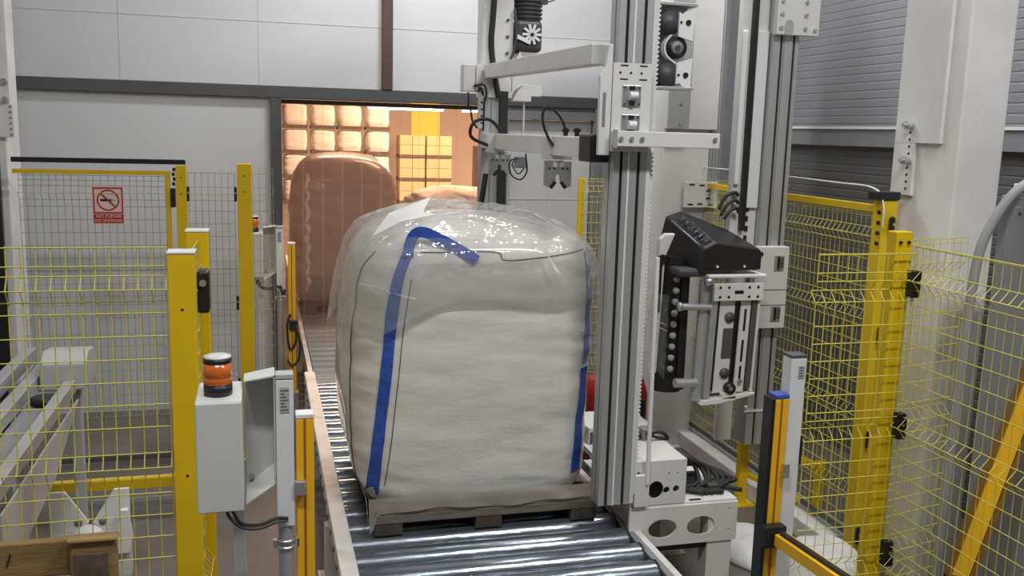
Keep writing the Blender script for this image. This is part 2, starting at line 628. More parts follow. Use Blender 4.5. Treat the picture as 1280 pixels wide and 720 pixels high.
# left, near: panel across the picture's left edge, post A, short run back to post B
t = thing('safety_fence', (-0.9, 3.78, 0), 'nearest yellow mesh fence at left with two thick capped posts', 'fence')
post(t, -0.303, 3.83, 0, 2.1, holes=(1.88, 1.20, 0.7))
post(t, -0.291, 4.60, 0, 2.1)
mesh_panel(t, (-2.4, 3.80), (-0.36, 3.80), 0.12, 2.13, sp=0.0515, hz=0.092, bends=(1.965, 1.25, 0.5))
mesh_panel(t, (-0.30, 3.89), (-0.29, 4.54), 0.12, 2.07, sp=0.0515, hz=0.11, bends=(1.92, 1.25, 0.5))
c = MB().box(-0.262, -0.212, 4.0, 4.09, 1.82, 2.0).build('latch', BLACK, t, 0.012)
MB().cyl((-0.237, 3.998, 1.95), (-0.237, 3.985, 1.95), 0.014, n=12).build('latch_screw', ZINC, c)

# left, far: fence in front of the back wall with a gate leaf
FY = 7.35
t = thing('safety_fence', (-0.6, FY, 0), 'far left yellow mesh fence before the white wall', 'fence')
post(t, -0.568, FY, 0, 2.29, 0.075, 0.075, cap=False, holes=(2.2, 2.08))
post(t, -0.118, FY, 0, 2.31, 0.105, 0.105, cap=False, holes=(2.22, 2.1))
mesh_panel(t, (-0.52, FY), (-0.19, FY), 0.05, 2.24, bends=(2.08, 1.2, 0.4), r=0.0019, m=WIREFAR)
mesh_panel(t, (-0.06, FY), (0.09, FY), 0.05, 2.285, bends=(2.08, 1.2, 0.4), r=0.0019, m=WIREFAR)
for zz in (2.08, 1.25, 0.6):
    clip(t, -0.522, FY - 0.02, zz, 0.02, 0.03, 0.11)
    clip(t, -0.184, FY - 0.02, zz, 0.02, 0.03, 0.11)
t = thing('safety_gate', (-1.2, FY, 0), 'yellow framed mesh gate with black top bar and no-smoking sign', 'gate')
MB().box(-1.70, -0.535, FY - 0.03, FY + 0.01, 2.295, 2.33).build('top_bar', BLACK, t, 0.003)
MB().box(-1.70, -0.645, FY - 0.018, FY + 0.018, 2.215, 2.245).build('frame_rail', YEL, t, 0.003)
MB().box(-1.70, -0.645, FY - 0.018, FY + 0.018, 0.04, 0.075).build('frame_rail', DARKST, t, 0.003)
MB().box(-0.678, -0.645, FY - 0.018, FY + 0.018, 0.075, 2.215).build('frame_upright', YEL, t, 0.003)
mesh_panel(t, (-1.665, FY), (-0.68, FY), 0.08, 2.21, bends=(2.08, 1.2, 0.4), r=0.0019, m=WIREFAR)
lk = MB().box(-0.643, -0.612, FY - 0.04, FY + 0.03, 1.98, 2.12)
lk.build('lock', BLACK, t, 0.006)
cb = MB()
for i in range(4):
    cb.box(-0.632 + 0.006 * (i % 2), -0.612 + 0.006 * (i % 2), FY - 0.02, FY, 2.14 + i * 0.035, 2.165 + i * 0.035)
cb.build('lock_bolt', BLACK, t)
# sign
s = thing('no_smoking_sign', (-1.07, FY - 0.03, 1.85), 'red and white no-smoking sign hung on the far gate', 'sign')
sx, sy = -1.073, FY - 0.032
MB().box(sx - 0.108, sx + 0.108, sy - 0.002, sy + 0.002, 1.855, 2.13).build('plate', SIGNW, s)
fr = MB()
y0, y1 = sy - 0.0045, sy - 0.0022
fr.box(sx - 0.101, sx + 0.101, y0, y1, 2.112, 2.123)
fr.box(sx - 0.101, sx + 0.101, y0, y1, 1.934, 1.944)
fr.box(sx - 0.101, sx - 0.091, y0, y1, 1.944, 2.112)
fr.box(sx + 0.091, sx + 0.101, y0, y1, 1.944, 2.112)
fr.build('border', SIGNR, s)
rg = MB()
N = 32
vs, fs = [], []
for i in range(N):
    a = 2 * PI * i / N
    for r in (0.066, 0.077):
        vs.append((sx + r * math.cos(a), y0, 2.03 + r * math.sin(a)))
for i in range(N):
    j = (i + 1) % N
    fs.append((2 * i, 2 * i + 1, 2 * j + 1, 2 * j))
rg.add(vs, fs)
rg.build('ring', SIGNR, s)
MB().bar((sx - 0.05, y0 - 0.001, 2.08), (sx + 0.05, y0 - 0.001, 1.98), 0.002, 0.011, (1, 0, 1)).build('slash', SIGNR, s)
MB().box(sx - 0.052, sx + 0.022, y0, y1, 2.022, 2.038).build('cigarette', BLACK, s)
MB().box(sx + 0.026, sx + 0.05, y0, y1, 2.022, 2.038).build('cigarette_tip', LABEL, s)
MB().box(sx - 0.101, sx + 0.101, y0, y1, 1.862, 1.929).build('text_band', SIGNR, s)
text_part('lettering', 'NO FUMAR', SIGNW, s, (sx, y0 - 0.001, 1.912), 0.034)
text_part('lettering', 'NO SMOKING', SIGNW, s, (sx, y0 - 0.001, 1.88), 0.030)

# right, near: corner of two panels with a capped post, panel stub behind it
t = thing('safety_fence', (2.96, 3.85, 0), 'nearest yellow mesh fence corner at right with thick post', 'fence')
p = post(t, 2.978, 3.845, 0, 2.18, 0.092, 0.07, cap=False)
for zz, xx in ((2.13, 2.955), (2.13, 3.0)):
    MB().cyl((xx, 3.809, zz), (xx, 3.80, zz), 0.008, n=8).build('screw', BLACK, p)
mesh_panel(t, (2.50, 3.78), (3.035, 3.78), 0.12, 2.085, sp=0.0515, hz=0.085, bends=(1.90, 1.22, 0.5), bow=0.045, side=-1)
mesh_panel(t, (3.035, 3.93), (3.55, 4.05), 0.12, 2.13, sp=0.0515, hz=0.09, bends=(1.95, 1.22, 0.5), bow=0.045, side=-1)
mesh_panel(t, (3.04, 3.80), (3.0, 1.3), 0.12, 2.115, sp=0.0515, hz=0.095, bends=(1.95, 1.22, 0.5), bow=0.045)
for zz in (1.93, 1.22, 0.55):
    clip(t, 3.035, 3.79, zz, 0.05, 0.05, 0.13)

# right: gate line running back along the kerb
t = thing('safety_gate', (3.5, 4.7, 0), 'yellow mesh gate at right with tall end post and black head cap', 'gate')
MB().box(3.46, 3.56, 4.64, 4.73, 0.03, 2.27).build('post', YEL, t, 0.004)
MB().box(3.42, 3.565, 4.63, 4.74, 2.272, 2.32).build('head_cap', BLACK, t, 0.006)
MB().box(3.50, 3.535, 4.74, 8.1, 2.19, 2.235).build('frame_rail', YEL, t, 0.004)
MB().box(3.50, 3.535, 4.74, 8.1, 0.17, 0.205).build('frame_rail', DARKST, t, 0.004)
MB().box(3.50, 3.535, 8.05, 8.1, 0.205, 2.19).build('frame_upright', YEL, t, 0.004)
mesh_panel(t, (3.515, 8.04), (3.515, 4.76), 0.21, 2.185, sp=0.05, hz=0.085, bends=(2.05, 1.55, 0.95, 0.45), bow=0.03, r=0.0026)
cabp = smooth_path([(3.50, 8.0, 2.35), (3.49, 6.5, 2.36), (3.49, 5.2, 2.345), (3.47, 4.76, 2.335), (3.445, 4.62, 2.25), (3.45, 4.615, 2.1)], 6)
MB().tube(cabp, 0.005, 6).build('gate_cable', WHITEP, t)
for zz, xx in ((2.125, 3.515), (1.477, 3.505), (0.84, 3.495), (0.23, 3.485)):
    c = MB().box(xx - 0.016, xx + 0.016, 4.605, 4.635, zz - 0.055, zz + 0.055).build('hinge', BLACK, t, 0.012)
    MB().cyl((xx, 4.604, zz + 0.01), (xx, 4.598, zz + 0.01), 0.009, n=8).build('hinge_screw', ZINC, c)
for i, zz in enumerate((2.20, 2.14, 2.08, 2.02)):
    MB().cyl((3.455, 4.66, zz), (3.445, 4.66, zz), 0.012, n=8).build('knob', BLACK, t)

# back right fence across the corner
t = thing('safety_fence', (3.0, 8.15, 0), 'rear yellow mesh fence behind the white machine columns', 'fence')
mesh_panel(t, (2.86, 8.15), (4.55, 8.15), 0.08, 2.2, bends=(2.08, 1.6, 1.0, 0.45), r=0.0026, m=WIREREAR)
for xx in (2.86, 4.55):
    post(t, xx, 8.19, 0, 2.2, 0.05, 0.05, cap=False)

# short yellow posts on the floor, right of the rotary mast
t = thing('floor_barrier', (3.3, 5.75, 0), 'short yellow barrier frame standing low on the floor beside the kerb', 'barrier')
MB().box(3.27, 3.335, 5.70, 5.76, 0.01, 0.52).build('post', YEL, t, 0.004)
MB().box(3.22, 3.39, 5.66, 5.80, 0, 0.012).build('base_plate', YEL, t)
MB().bar((3.345, 5.73, 0.22), (3.55, 5.2, 0.18), 0.035, 0.035).build('rail', YEL, t, 0.003)
MB().bar((3.345, 5.73, 0.50), (3.55, 5.2, 0.46), 0.035, 0.035).build('rail', YEL, t, 0.003)
MB().box(3.53, 3.585, 5.15, 5.20, 0.13, 0.50).build('post', YEL, t, 0.004)


# ================================================================ CONVEYORS
def conveyor(name, label, y0, y1, zr, first, pitch, steel, railw):
    t = thing(name, ((0.43 + 1.87) / 2, y0, 0), label, 'conveyor', None)
    r = 0.079
    x0, x1 = 0.425, 1.875
    base = None
    y = first
    while y < y1 - 0.05:
        if base is None:
            mb = MB()
            mb.cyl((x0, y, zr - r), (x1, y, zr - r), r, n=28)
            base = mb.build('roller', steel, t)
            o = base
            cp = MB()
            cp.lathe((x1 + 0.0, y, zr - r), [(r + 0.003, 0.0), (r + 0.003, 0.012), (r * 0.8, 0.013)], 24, 'x')
            e = cp.build('roller_end', RUBBER, o)
            sh = MB().cyl((x0 - 0.03, y, zr - r), (x0, y, zr - r), 0.02, n=10).build('roller_shaft', ZINC, o)
        else:
            o = again(base, t, (0, y - first, 0))
            again(e, o)
            again(sh, o)
        y += pitch
    return t


cv = conveyor('roller_conveyor', 'near roller conveyor with thick steel rollers carrying the palletised bag', 3.2, 7.7, 0.5, 3.235, 0.2, STEEL, 0.09)
b = MB().box(0.322, 0.405, 3.0, 7.66, 0.50, 0.60)
b.box(0.385, 0.405, 3.0, 7.66, 0.32, 0.50)
lr = b.build('side_rail', RAILM, cv, 0.006)
hl = MB()
y = 3.2
while y < 7.6:
    hl.cyl((0.3215, y, 0.545), (0.314, y, 0.545), 0.014, n=8)
    y += 0.2
hl.build('bolt_row', DARKST, lr)
b = MB().box(1.895, 1.93, 3.3, 7.66, 0.33, 0.475)
b.build('side_rail', MIDST, cv, 0.004)
MB().box(1.931, 1.97, 3.3, 7.66, 0.455, 0.475).build('rail_flange', RAILM, cv, 0.003)
for yy in (3.6, 5.2, 6.8):
    for xx in (0.36, 1.92):
        MB().box(xx - 0.035, xx + 0.035, yy - 0.04, yy + 0.04, 0.012, 0.33).build('leg', WHITEM, cv, 0.004)
        MB().box(xx - 0.07, xx + 0.07, yy - 0.07, yy + 0.07, 0, 0.012).build('foot', ZINC, cv)
    MB().box(0.40, 1.88, yy - 0.03, yy + 0.03, 0.2, 0.28).build('cross_member', WHITEM, cv, 0.004)
g = MB().box(0.42, 1.88, 3.1, 7.6, 0.18, 0.195)
g.build('drip_pan', BLACK, cv)

cf = conveyor('roller_conveyor', 'far roller conveyor running on through the strip curtain', 7.8, 15.2, 0.5, 7.83, 0.2, STEELF, 0.05)
b = MB().box(0.36, 0.40, 7.72, 15.2, 0.42, 0.56)
lr = b.build('side_rail', RAILM, cf, 0.004)
hl = MB()
y = 7.8
while y < 12:
    hl.cyl((0.3595, y, 0.5), (0.355, y, 0.5), 0.018, n=8)
    y += 0.1
hl.build('hole_row', BLACK, lr)
MB().box(1.895, 1.935, 7.72, 15.2, 0.42, 0.56).build('side_rail', RAILM, cf, 0.004)
for yy in (8.2, 10, 12, 14.8):
    for xx in (0.38, 1.915):
        MB().box(xx - 0.03, xx + 0.03, yy - 0.03, yy + 0.03, 0, 0.42).build('leg', WHITEM, cf)


# ================================================================ PALLETS, BAGS
def make_pallet(name, label, loc, group, dx, dy, deck, block, h=0.145, dark=None):
    """loc = near left corner on what carries it"""
    t = thing(name, loc, label, 'pallet', group)
    x, y, z = loc
    bw = 0.145
    n = 6
    for i in range(n):
        a = y + i * (dy - 0.10) / (n - 1)
        MB().box(x, x + dx, a, a + 0.10, z + h - 0.020, z + h).build('deck_board', deck, t, 0.003)
    for j in range(3):
        a = x + j * (dx - bw) / 2
        MB().box(a, a + bw, y + 0.02, y + dy, z + h - 0.064, z + h - 0.021).build('stringer_board', deck, t, 0.003)
        for i in range(3):
            c = y + i * (dy - 0.12) / 2
            MB().box(a, a + bw, c, c + 0.12, z + 0.001, z + h - 0.068).build('block', block, t, 0.004)
    MB().box(x, x + dx, y - 0.004, y + 0.018, z + 0.068, z + h - 0.0205).build('lead_board', deck, t, 0.003)
    return t


make_pallet('wooden_pallet', 'dark grey wooden pallet under the big white bag on the rollers', (0.545, 4.59, 0.5), None, 1.22, 1.22, WOODG, WOODB, 0.135)


def se(a, b, n, th):
    c, s = math.cos(th), math.sin(th)
    return (a * math.copysign(abs(c) ** (2 / n), c), b * math.copysign(abs(s) ** (2 / n), s))


def ring_prof(prof, v):
    for i in range(len(prof) - 1):
        if prof[i][0] <= v <= prof[i + 1][0]:
            t = (v - prof[i][0]) / (prof[i + 1][0] - prof[i][0])
            t = t * t * (3 - 2 * t) if False else t
            return [p + (q - p) * t for p, q in zip(prof[i], prof[i + 1])]
    return list(prof[-1])


def bag_mesh(cx, cy, rows, NT=120, seed=0.0, amp=0.010):
    """rows: (z, a, b, n, dx) from the base up; closed at the middle of the top"""
    vs, fs = [], []
    R = []
    for i in range(len(rows) - 1):
        m = 14
        for k in range(m):
            t = k / m
            p0 = rows[max(i - 1, 0)]
            p1, p2 = rows[i], rows[i + 1]
            p3 = rows[min(i + 2, len(rows) - 1)]
            R.append([0.5 * (2 * b + (c - a) * t + (2 * a - 5 * b + 4 * c - d) * t * t + (3 * b - a - 3 * c + d) * t ** 3) for a, b, c, d in zip(p0, p1, p2, p3)])
    R.append(list(rows[-1]))
    for (z, a, b, n, dx) in R:
        for k in range(NT):
            th = 2 * PI * k / NT
            x, y = se(a, b, n, th)
            p = Vector((cx + dx + x, cy + y, z))
            q = Vector((p.x * 2.2 + seed, p.y * 2.2, p.z * 4.5))
            dlt = noise.noise(q) * amp + noise.noise(q * 2.7) * amp * 0.5
            cn = min(abs(x) / max(a, .05), abs(y) / max(b, .05)) ** 2
            dlt += noise.noise(Vector((p.x * 1.6 + seed, p.y * 1.6, p.z * 15 + 2.5 * p.x))) * amp * (0.25 + 0.9 * cn) * (0.0 if z > 2.0 else 1.0)
            o = Vector((x / max(a, .05), y / max(b, .05), 0))
            if o.length > 0:
                o.normalize()
            p += o * dlt
            p.z += noise.noise(q * 0.8 + Vector((9, 0, 0))) * amp * (1 if z > rows[0][0] + 0.15 else 0)
            vs.append(p)
    NR = len(R)
    for j in range(NR - 1):
        for k in range(NT):
            fs.append((j * NT + k, j * NT + (k + 1) % NT, (j + 1) * NT + (k + 1) % NT, (j + 1) * NT + k))
    fs.append(tuple(range(NT))[::-1])
    fs.append(tuple((NR - 1) * NT + k for k in range(NT)))
    return vs, fs


BCX, BCY = 1.108, 5.24
bag = thing('bulk_bag', (BCX, BCY, 0.635), 'large white woven bulk bag with blue lifting straps on the conveyor', 'bag')
rows = [(0.637, 0.575, 0.58, 6, 0.01), (0.66, 0.60, 0.605, 6, 0.01), (0.75, 0.638, 0.63, 5.5, 0.0), (0.95, 0.677, 0.645, 4.8, -0.006), (1.25, 0.692, 0.655, 4.3, -0.006),
        (1.55, 0.684, 0.65, 4.1, 0.004), (1.80, 0.66, 0.63, 4.1, 0.018), (1.95, 0.625, 0.605, 4.2, 0.033), (2.035, 0.56, 0.56, 4.4, 0.04), (2.075, 0.48, 0.49, 3.6, 0.03),
        (2.11, 0.36, 0.37, 3.0, 0.0), (2.135, 0.2, 0.2, 2.4, 0), (2.145, 0.03, 0.03, 2, 0)]
vs, fs = bag_mesh(BCX, BCY, rows, 160, 0.0, 0.012)
bb = MB()
bb.add(vs, fs, True)
body = bb.build('bag_body', BAG, bag)
bvh = BVHTree.FromPolygons([Vector(p) for p in vs], fs)


def on_front(x, z, lift=0.006):
    h = bvh.ray_cast(Vector((x, 3.0, z)), Vector((0, 1, 0)))
    return h[0] + Vector((0, -lift, 0)) if h[0] else Vector((x, 4.7, z))


def on_left(y, z, lift=0.004):
    h = bvh.ray_cast(Vector((-1.0, y, z)), Vector((1, 0, 0)))
    return h[0] + Vector((-lift, 0, 0)) if h[0] else Vector((0.45, y, z))


def on_top(x, y, lift=0.006):
    h = bvh.ray_cast(Vector((x, y, 4)), Vector((0, 0, -1)))
    return h[0] + Vector((0, 0, lift)) if h[0] else Vector((x, y, 2.1))


def ribbon(pl, pr, m, name, parent):
    vs = []
    for a, b in zip(pl, pr):
        vs += [a, b]
    mb = MB()
    mb.add(vs, [(2 * i, 2 * i + 1, 2 * i + 3, 2 * i + 2) for i in range(len(pl) - 1)], False)
    o = mb.build(name, m, parent)
    sd = o.modifiers.new('solid', 'SOLIDIFY')
    sd.thickness = 0.004
    return o


def strap(keys, name, m, w=0.058):
    pl, pr = [], []
    pts = smooth_path([Vector((x, 0, z)) for x, z in keys], 8)
    for p in pts:
        jw = w * (1 + 0.12 * noise.noise(Vector((p.x, 0, p.z * 6))))
        pl.append(on_front(p.x - jw / 2, p.z, 0.008))
        pr.append(on_front(p.x + jw / 2, p.z, 0.008))
    return ribbon(pl, pr, m, name, bag)


strap([(0.537, 0.69), (0.545, 0.80), (0.558, 0.95), (0.585, 1.2), (0.610, 1.45), (0.63, 1.65), (0.665, 1.85), (0.715, 1.98)], 'lifting_strap', BLUE)
strap([(1.655, 0.76), (1.672, 1.0), (1.69, 1.2), (1.70, 1.34)], 'lifting_strap', BLUE)
strap([(1.702, 1.36), (1.712, 1.5), (1.722, 1.7), (1.725, 1.86), (1.715, 1.97)], 'lifting_strap', BLUEF, 0.045)
# folded loop lying over the top front edge
lp = smooth_path([Vector((0.715, 4.70, 1.96)), Vector((0.725, 4.675, 2.02)), Vector((0.75, 4.68, 2.075)), Vector((0.80, 4.675, 2.085)), Vector((0.90, 4.655, 2.04)), Vector((1.0, 4.63, 1.985)), Vector((1.065, 4.615, 1.945))], 8)
pl, pr = [], []
for i, p in enumerate(lp):
    d = (lp[min(i + 1, len(lp) - 1)] - lp[max(i - 1, 0)]).normalized()
    sdir = Vector((-d.z, 0, d.x)).normalized()
    f = on_front(p.x, min(p.z, 2.0), 0.012)
    q = Vector((p.x, min(p.y, f.y), p.z))
    pl.append(q + sdir * 0.028)
    pr.append(q - sdir * 0.028)
ribbon(pl, pr, BLUE, 'strap_loop', bag)
# seams
sm = MB()
sm.tube([on_front(x, z, 0.004) for x, z in smooth_path([Vector((0.60, 2.03, 0)), Vector((0.66, 1.995, 0)), Vector((0.72, 1.99, 0))], 5) for x, z in ((x, z),)] if False else
        [on_front(p.x, p.z, 0.004) for p in smooth_path([Vector((0.78, 0, 1.985)), Vector((0.9, 0, 1.985)), Vector((1.17, 0, 1.985)), Vector((1.215, 0, 1.945)), Vector((1.4, 0, 1.955)), Vector((1.68, 0, 1.985))], 6)], 0.0032, 5)
sm.build('seam', THREAD, bag)
sm = MB()
sm.tube([on_left(p.y, p.z) for p in smooth_path([Vector((0, 4.80, 0.72)), Vector((0, 4.80, 1.0)), Vector((0, 4.815, 1.35)), Vector((0, 4.85, 1.65)), Vector((0, 4.86, 1.85)), Vector((0, 4.80, 1.97))], 6)], 0.0028, 5)
sm.build('seam', THREAD, bag)
sm = MB()
sm.tube([on_front(p.x, p.z, 0.004) for p in smooth_path([Vector((0.60, 0, 0.76)), Vector((0.63, 0, 1.0)), Vector((0.66, 0, 1.3)), Vector((0.69, 0, 1.6)), Vector((0.73, 0, 1.85))], 6)], 0.002, 5)
sm.build('seam', THREAD, bag)

# clear top sheet hanging over the bag
fm = MB()
NT = 160
FR = []
top = [(2.165, 0.02, 0.02, 2), (2.158, 0.2, 0.2, 2.4), (2.14, 0.36, 0.38, 3.0), (2.105, 0.49, 0.50, 3.6), (2.06, 0.585, 0.585, 4.2), (1.97, 0.645, 0.638, 4.4), (1.85, 0.675, 0.658, 4.2), (1.70, 0.70, 0.672, 4.0), (1.55, 0.71, 0.68, 3.8)]
for i in range(len(top) - 1):
    for k in range(7):
        q = k / 7
        FR.append([a + (b - a) * q for a, b in zip(top[i], top[i + 1])])
FR.append(list(top[-1]))
vs = []
for j, (z, a, b, n) in enumerate(FR):
    u = j / (len(FR) - 1)
    for k in range(NT):
        th = 2 * PI * k / NT
        x, y = se(a, b, n, th)
        drop = max(0.0, (2.02 - z) / 0.47)
        # skirt length differs round the bag; the left rear corner sticks out
        ln = 0.86 + 0.34 * math.cos(th - 2.55) + 0.10 * math.sin(5 * th)
        zz = z if z > 2.02 else 2.02 - (2.02 - z) * ln
        fl = 0.0
        dth = math.atan2(math.sin(th - 2.45), math.cos(th - 2.45))
        fl += 0.10 * math.exp(-(dth / 0.35) ** 2) * drop
        fl += 0.02 * drop * math.sin(9 * th + 1.0) + 0.012 * drop
        dz = 0.05 * math.exp(-((x + 0.05) / 0.3) ** 2 - ((y - 0.1) / 0.3) ** 2)
        p = Vector((BCX + 0.01 + x * (1 + fl), BCY + y * (1 + fl), zz + dz))
        q = Vector((p.x * 3.1, p.y * 3.1, p.z * 3.1))
        w = abs(noise.noise(q * 1.1)) * 0.05 - 0.01 + noise.noise(q * 3.0) * 0.010
        cr = 1 - abs(noise.noise(q * 1.4 + Vector((4, 4, 4)))) * 2
        w += max(0, cr - 0.75) * 0.06
        o = Vector((x, y, 0))
        if o.length > 0.0001:
            o.normalize()
        if z > 2.06:
            p.z += w * 0.8
        else:
            p += o * (abs(w) * 0.25 + 0.010)
        vs.append(p)
fsx = []
for j in range(len(FR) - 1):
    for k in range(NT):
        fsx.append((j * NT + k, j * NT + (k + 1) % NT, (j + 1) * NT + (k + 1) % NT, (j + 1) * NT + k))
fsx.append(tuple(range(NT)))
fm.add(vs, fsx, True)
film = thing('plastic_top_sheet', (BCX, BCY, 2.15), 'clear creased plastic sheet draped over the top of the big bag', 'plastic sheet')
fm.build('sheet', FILM, film)
def flap(pts, faces, name='fold_highlight'):  # facets on the film folds, painted whiter for their highlight
    o = MB().add(pts, faces).build(name, FOLD_GLINT, film)
    sd = o.modifiers.new('solid', 'SOLIDIFY')
    sd.thickness = 0.003
    return o


FB = BVHTree.FromPolygons([Vector(p) for p in vs], fsx)


def film_top(x, y, up=0.012):
    h = FB.ray_cast(Vector((x, y, 4)), Vector((0, 0, -1)))
    return (h[0] if h[0] else Vector((x, y, 2.1))) + Vector((0, 0, up))


def film_front(x, z, out=0.010):
    h = FB.ray_cast(Vector((x, 3, z)), Vector((0, 1, 0)))
    return (h[0] if h[0] else Vector((x, 4.6, z))) + Vector((0, -out, 0))


a_ = [film_top(0.55, 4.80), film_top(0.66, 5.00, 0.035), film_top(0.93, 5.22, 0.04), film_top(0.84, 4.98, 0.02), film_top(0.90, 4.92, 0.01), film_top(0.70, 4.83, 0.012)]
flap(a_, [(0, 1, 5), (1, 3, 5), (1, 2, 3), (3, 4, 5)])
a_ = [film_top(0.91, 4.86), film_top(1.04, 4.90, 0.02), film_top(0.98, 4.95, 0.01)]
flap(a_, [(0, 1, 2)])
for tri in ([(0.985, 1.735), (0.995, 1.62), (1.0, 1.62)], [(1.01, 1.735), (1.02, 1.60), (1.075, 1.605)], [(1.115, 1.745), (1.095, 1.605), (1.125, 1.605)], [(1.117, 1.745), (1.155, 1.62), (1.165, 1.615)],
            [(1.42, 2.0), (1.465, 1.90), (1.50, 1.875)], [(0.475, 1.82), (0.60, 1.80), (0.62, 1.785)], [(0.62, 1.79), (0.74, 1.765), (0.74, 1.758)], [(1.35, 1.75), (1.42, 1.742), (1.47, 1.752)], [(1.56, 1.60), (1.66, 1.56), (1.68, 1.55)]):
    flap([film_front(x, z) for x, z in tri], [(0, 1, 2)], 'crease_highlight')  # slivers of whiter film painted as glints on the creases
# film fringe round the foot of the bag, over the pallet edge
hm = MB()
vs, fsx = [], []
n = 60
for i in range(n + 1):
    x = 0.515 + (1.73 - 0.515) * i / n
    lo = 0.632 + 0.008 * math.sin(x * 9) - 0.115 * math.exp(-((x - 0.522) / 0.022) ** 2)
    for k in range(5):
        q = k / 4
        vs.append((x, 4.578 + 0.035 * q + 0.008 * math.sin(x * 23 + q * 2) * (1 - q), lo + (0.70 - lo) * q))
for i in range(n):
    for k in range(4):
        a = i * 5 + k
        fsx.append((a, a + 5, a + 6, a + 1))
hm.add(vs, fsx, True)
vs, fsx = [], []
for i in range(n + 1):
    y = 4.578 + 1.2 * i / n
    lo = 0.632 + 0.008 * math.sin(y * 9) - 0.11 * math.exp(-((y - 4.58) / 0.03) ** 2)
    for k in range(5):
        q = k / 4
        vs.append((0.515 - 0.012 * q + 0.006 * math.sin(y * 20), y, lo + (0.72 - lo) * q))
for i in range(n):
    for k in range(4):
        a = i * 5 + k
        fsx.append((a, a + 5, a + 6, a + 1))
hm.add(vs, fsx, True)
hm.build('hem', HEM, film)

# pine pallet standing on its edge in the near left corner
t = thing('wooden_pallet', (-0.9, 3.05, 0), 'pine pallet standing on edge in front of the left mesh fence', 'pallet')
for i, z0 in enumerate((0.0, 0.28, 0.56, 0.84)):
    MB().box(-1.72, -0.46, 3.075, 3.097, z0, z0 + 0.11).build('deck_board', WOODY, t, 0.003)
top_ = MB().box(-1.72, -0.605, 3.04, 3.074, 1.168, 1.288).build('deck_board', WOODY, t, 0.006)
for xx in (-0.78, -0.70):
    MB().bar((xx - 0.006, 3.0385, 1.215), (xx + 0.006 * (1 if xx < -0.75 else -1), 3.0385, 1.255), 0.006, 0.004).build('nail_hole', BLACK, top_)
MB().box(-1.70, -0.62, 3.076, 3.09, 1.17, 1.275).build('deck_board', WOODY, t, 0.004)
for xa in (-1.72, -1.16, -0.60):
    MB().box(xa, xa + 0.14, 3.0, 3.038, 0.0, 1.16 if xa < -1 else 1.29).build('stringer_board', WOODY if xa < -1 else WOODY, t, 0.012)
MB().box(-0.585, -0.485, 2.994, 2.9995, 0.9, 1.255).build('end_grain', mat('dark_end_grain', (0.10, 0.075, 0.05), 0.8, 0, 0.5, 12, 0.3, 30), t, 0.002)
MB().box(-0.605, -0.455, 2.99, 3.045, 1.292, 1.305).build('top_batten', WOODY, t, 0.005)

# bag 2 beyond the curtain
t = thing('wooden_pallet', (0.35, 10.6, 0.5), 'pallet under the bag behind the strip curtain', 'pallet')
for i in range(6):
    MB().box(0.45, 1.55, 10.6 + i * 0.2, 10.71 + i * 0.2, 0.60, 0.62).build('deck_board', WOODB, t)
for j in range(3):
    for i in range(3):
        MB().box(0.45 + j * 0.48, 0.59 + j * 0.48, 10.6 + i * 0.48, 10.72 + i * 0.48, 0.501, 0.60).build('block', WOODB, t)
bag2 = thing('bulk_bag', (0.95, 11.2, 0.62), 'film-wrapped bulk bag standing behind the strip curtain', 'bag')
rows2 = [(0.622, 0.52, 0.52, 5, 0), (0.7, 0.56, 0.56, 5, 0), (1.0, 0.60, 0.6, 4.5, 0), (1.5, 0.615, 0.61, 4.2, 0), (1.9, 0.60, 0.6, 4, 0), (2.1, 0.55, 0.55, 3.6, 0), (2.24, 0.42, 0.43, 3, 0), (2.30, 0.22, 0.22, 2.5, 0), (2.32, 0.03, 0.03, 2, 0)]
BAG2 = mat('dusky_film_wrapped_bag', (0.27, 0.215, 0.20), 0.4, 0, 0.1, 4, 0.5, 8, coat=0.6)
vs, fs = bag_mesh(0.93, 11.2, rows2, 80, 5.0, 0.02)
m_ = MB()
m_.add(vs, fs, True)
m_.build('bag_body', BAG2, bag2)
v2b = BVHTree.FromPolygons([Vector(p) for p in vs], fs)
random.seed(11)
L_, R_ = [], []
for i in range(34):
    z0 = 2.08 - i * 0.04
    xm = 0.50 + 0.012 * math.sin(i * 1.3)
    wd = 0.012 + 0.035 * abs(noise.noise(Vector((i * 0.7, 3.3, 0))))
    for lst, x in ((L_, xm - wd), (R_, xm + wd)):
        h = v2b.ray_cast(Vector((x, 5, z0)), Vector((0, 1, 0)))
        lst.append((h[0] if h[0] else Vector((x, 10.75, z0))) + Vector((0, -0.02 - 0.012 * math.sin(i * 2.1), 0)))
ribbon(L_, R_, FOLD_GLINT, 'film_glint', bag2)  # pale ribbon painting the reflection on the wrapped corner
# bag 3, lower, farther right
bag3 = thing('bulk_bag', (2.62, 12.6, 0.0), 'low film-covered bag in the hall right of the far conveyor', 'bag')
rows3 = [(0.0, 0.55, 0.5, 5, 0), (0.3, 0.6, 0.58, 5, 0), (1.0, 0.65, 0.6, 4.5, 0), (1.5, 0.65, 0.6, 4.2, 0), (1.72, 0.6, 0.55, 4, 0), (1.80, 0.45, 0.42, 3.2, 0), (1.84, 0.03, 0.03, 2, 0)]
vs, fs = bag_mesh(2.62, 12.6, rows3, 80, 11.0, 0.09)
m_ = MB()
m_.add(vs, fs, True)
m_.build('bag_body', SACK, bag3)

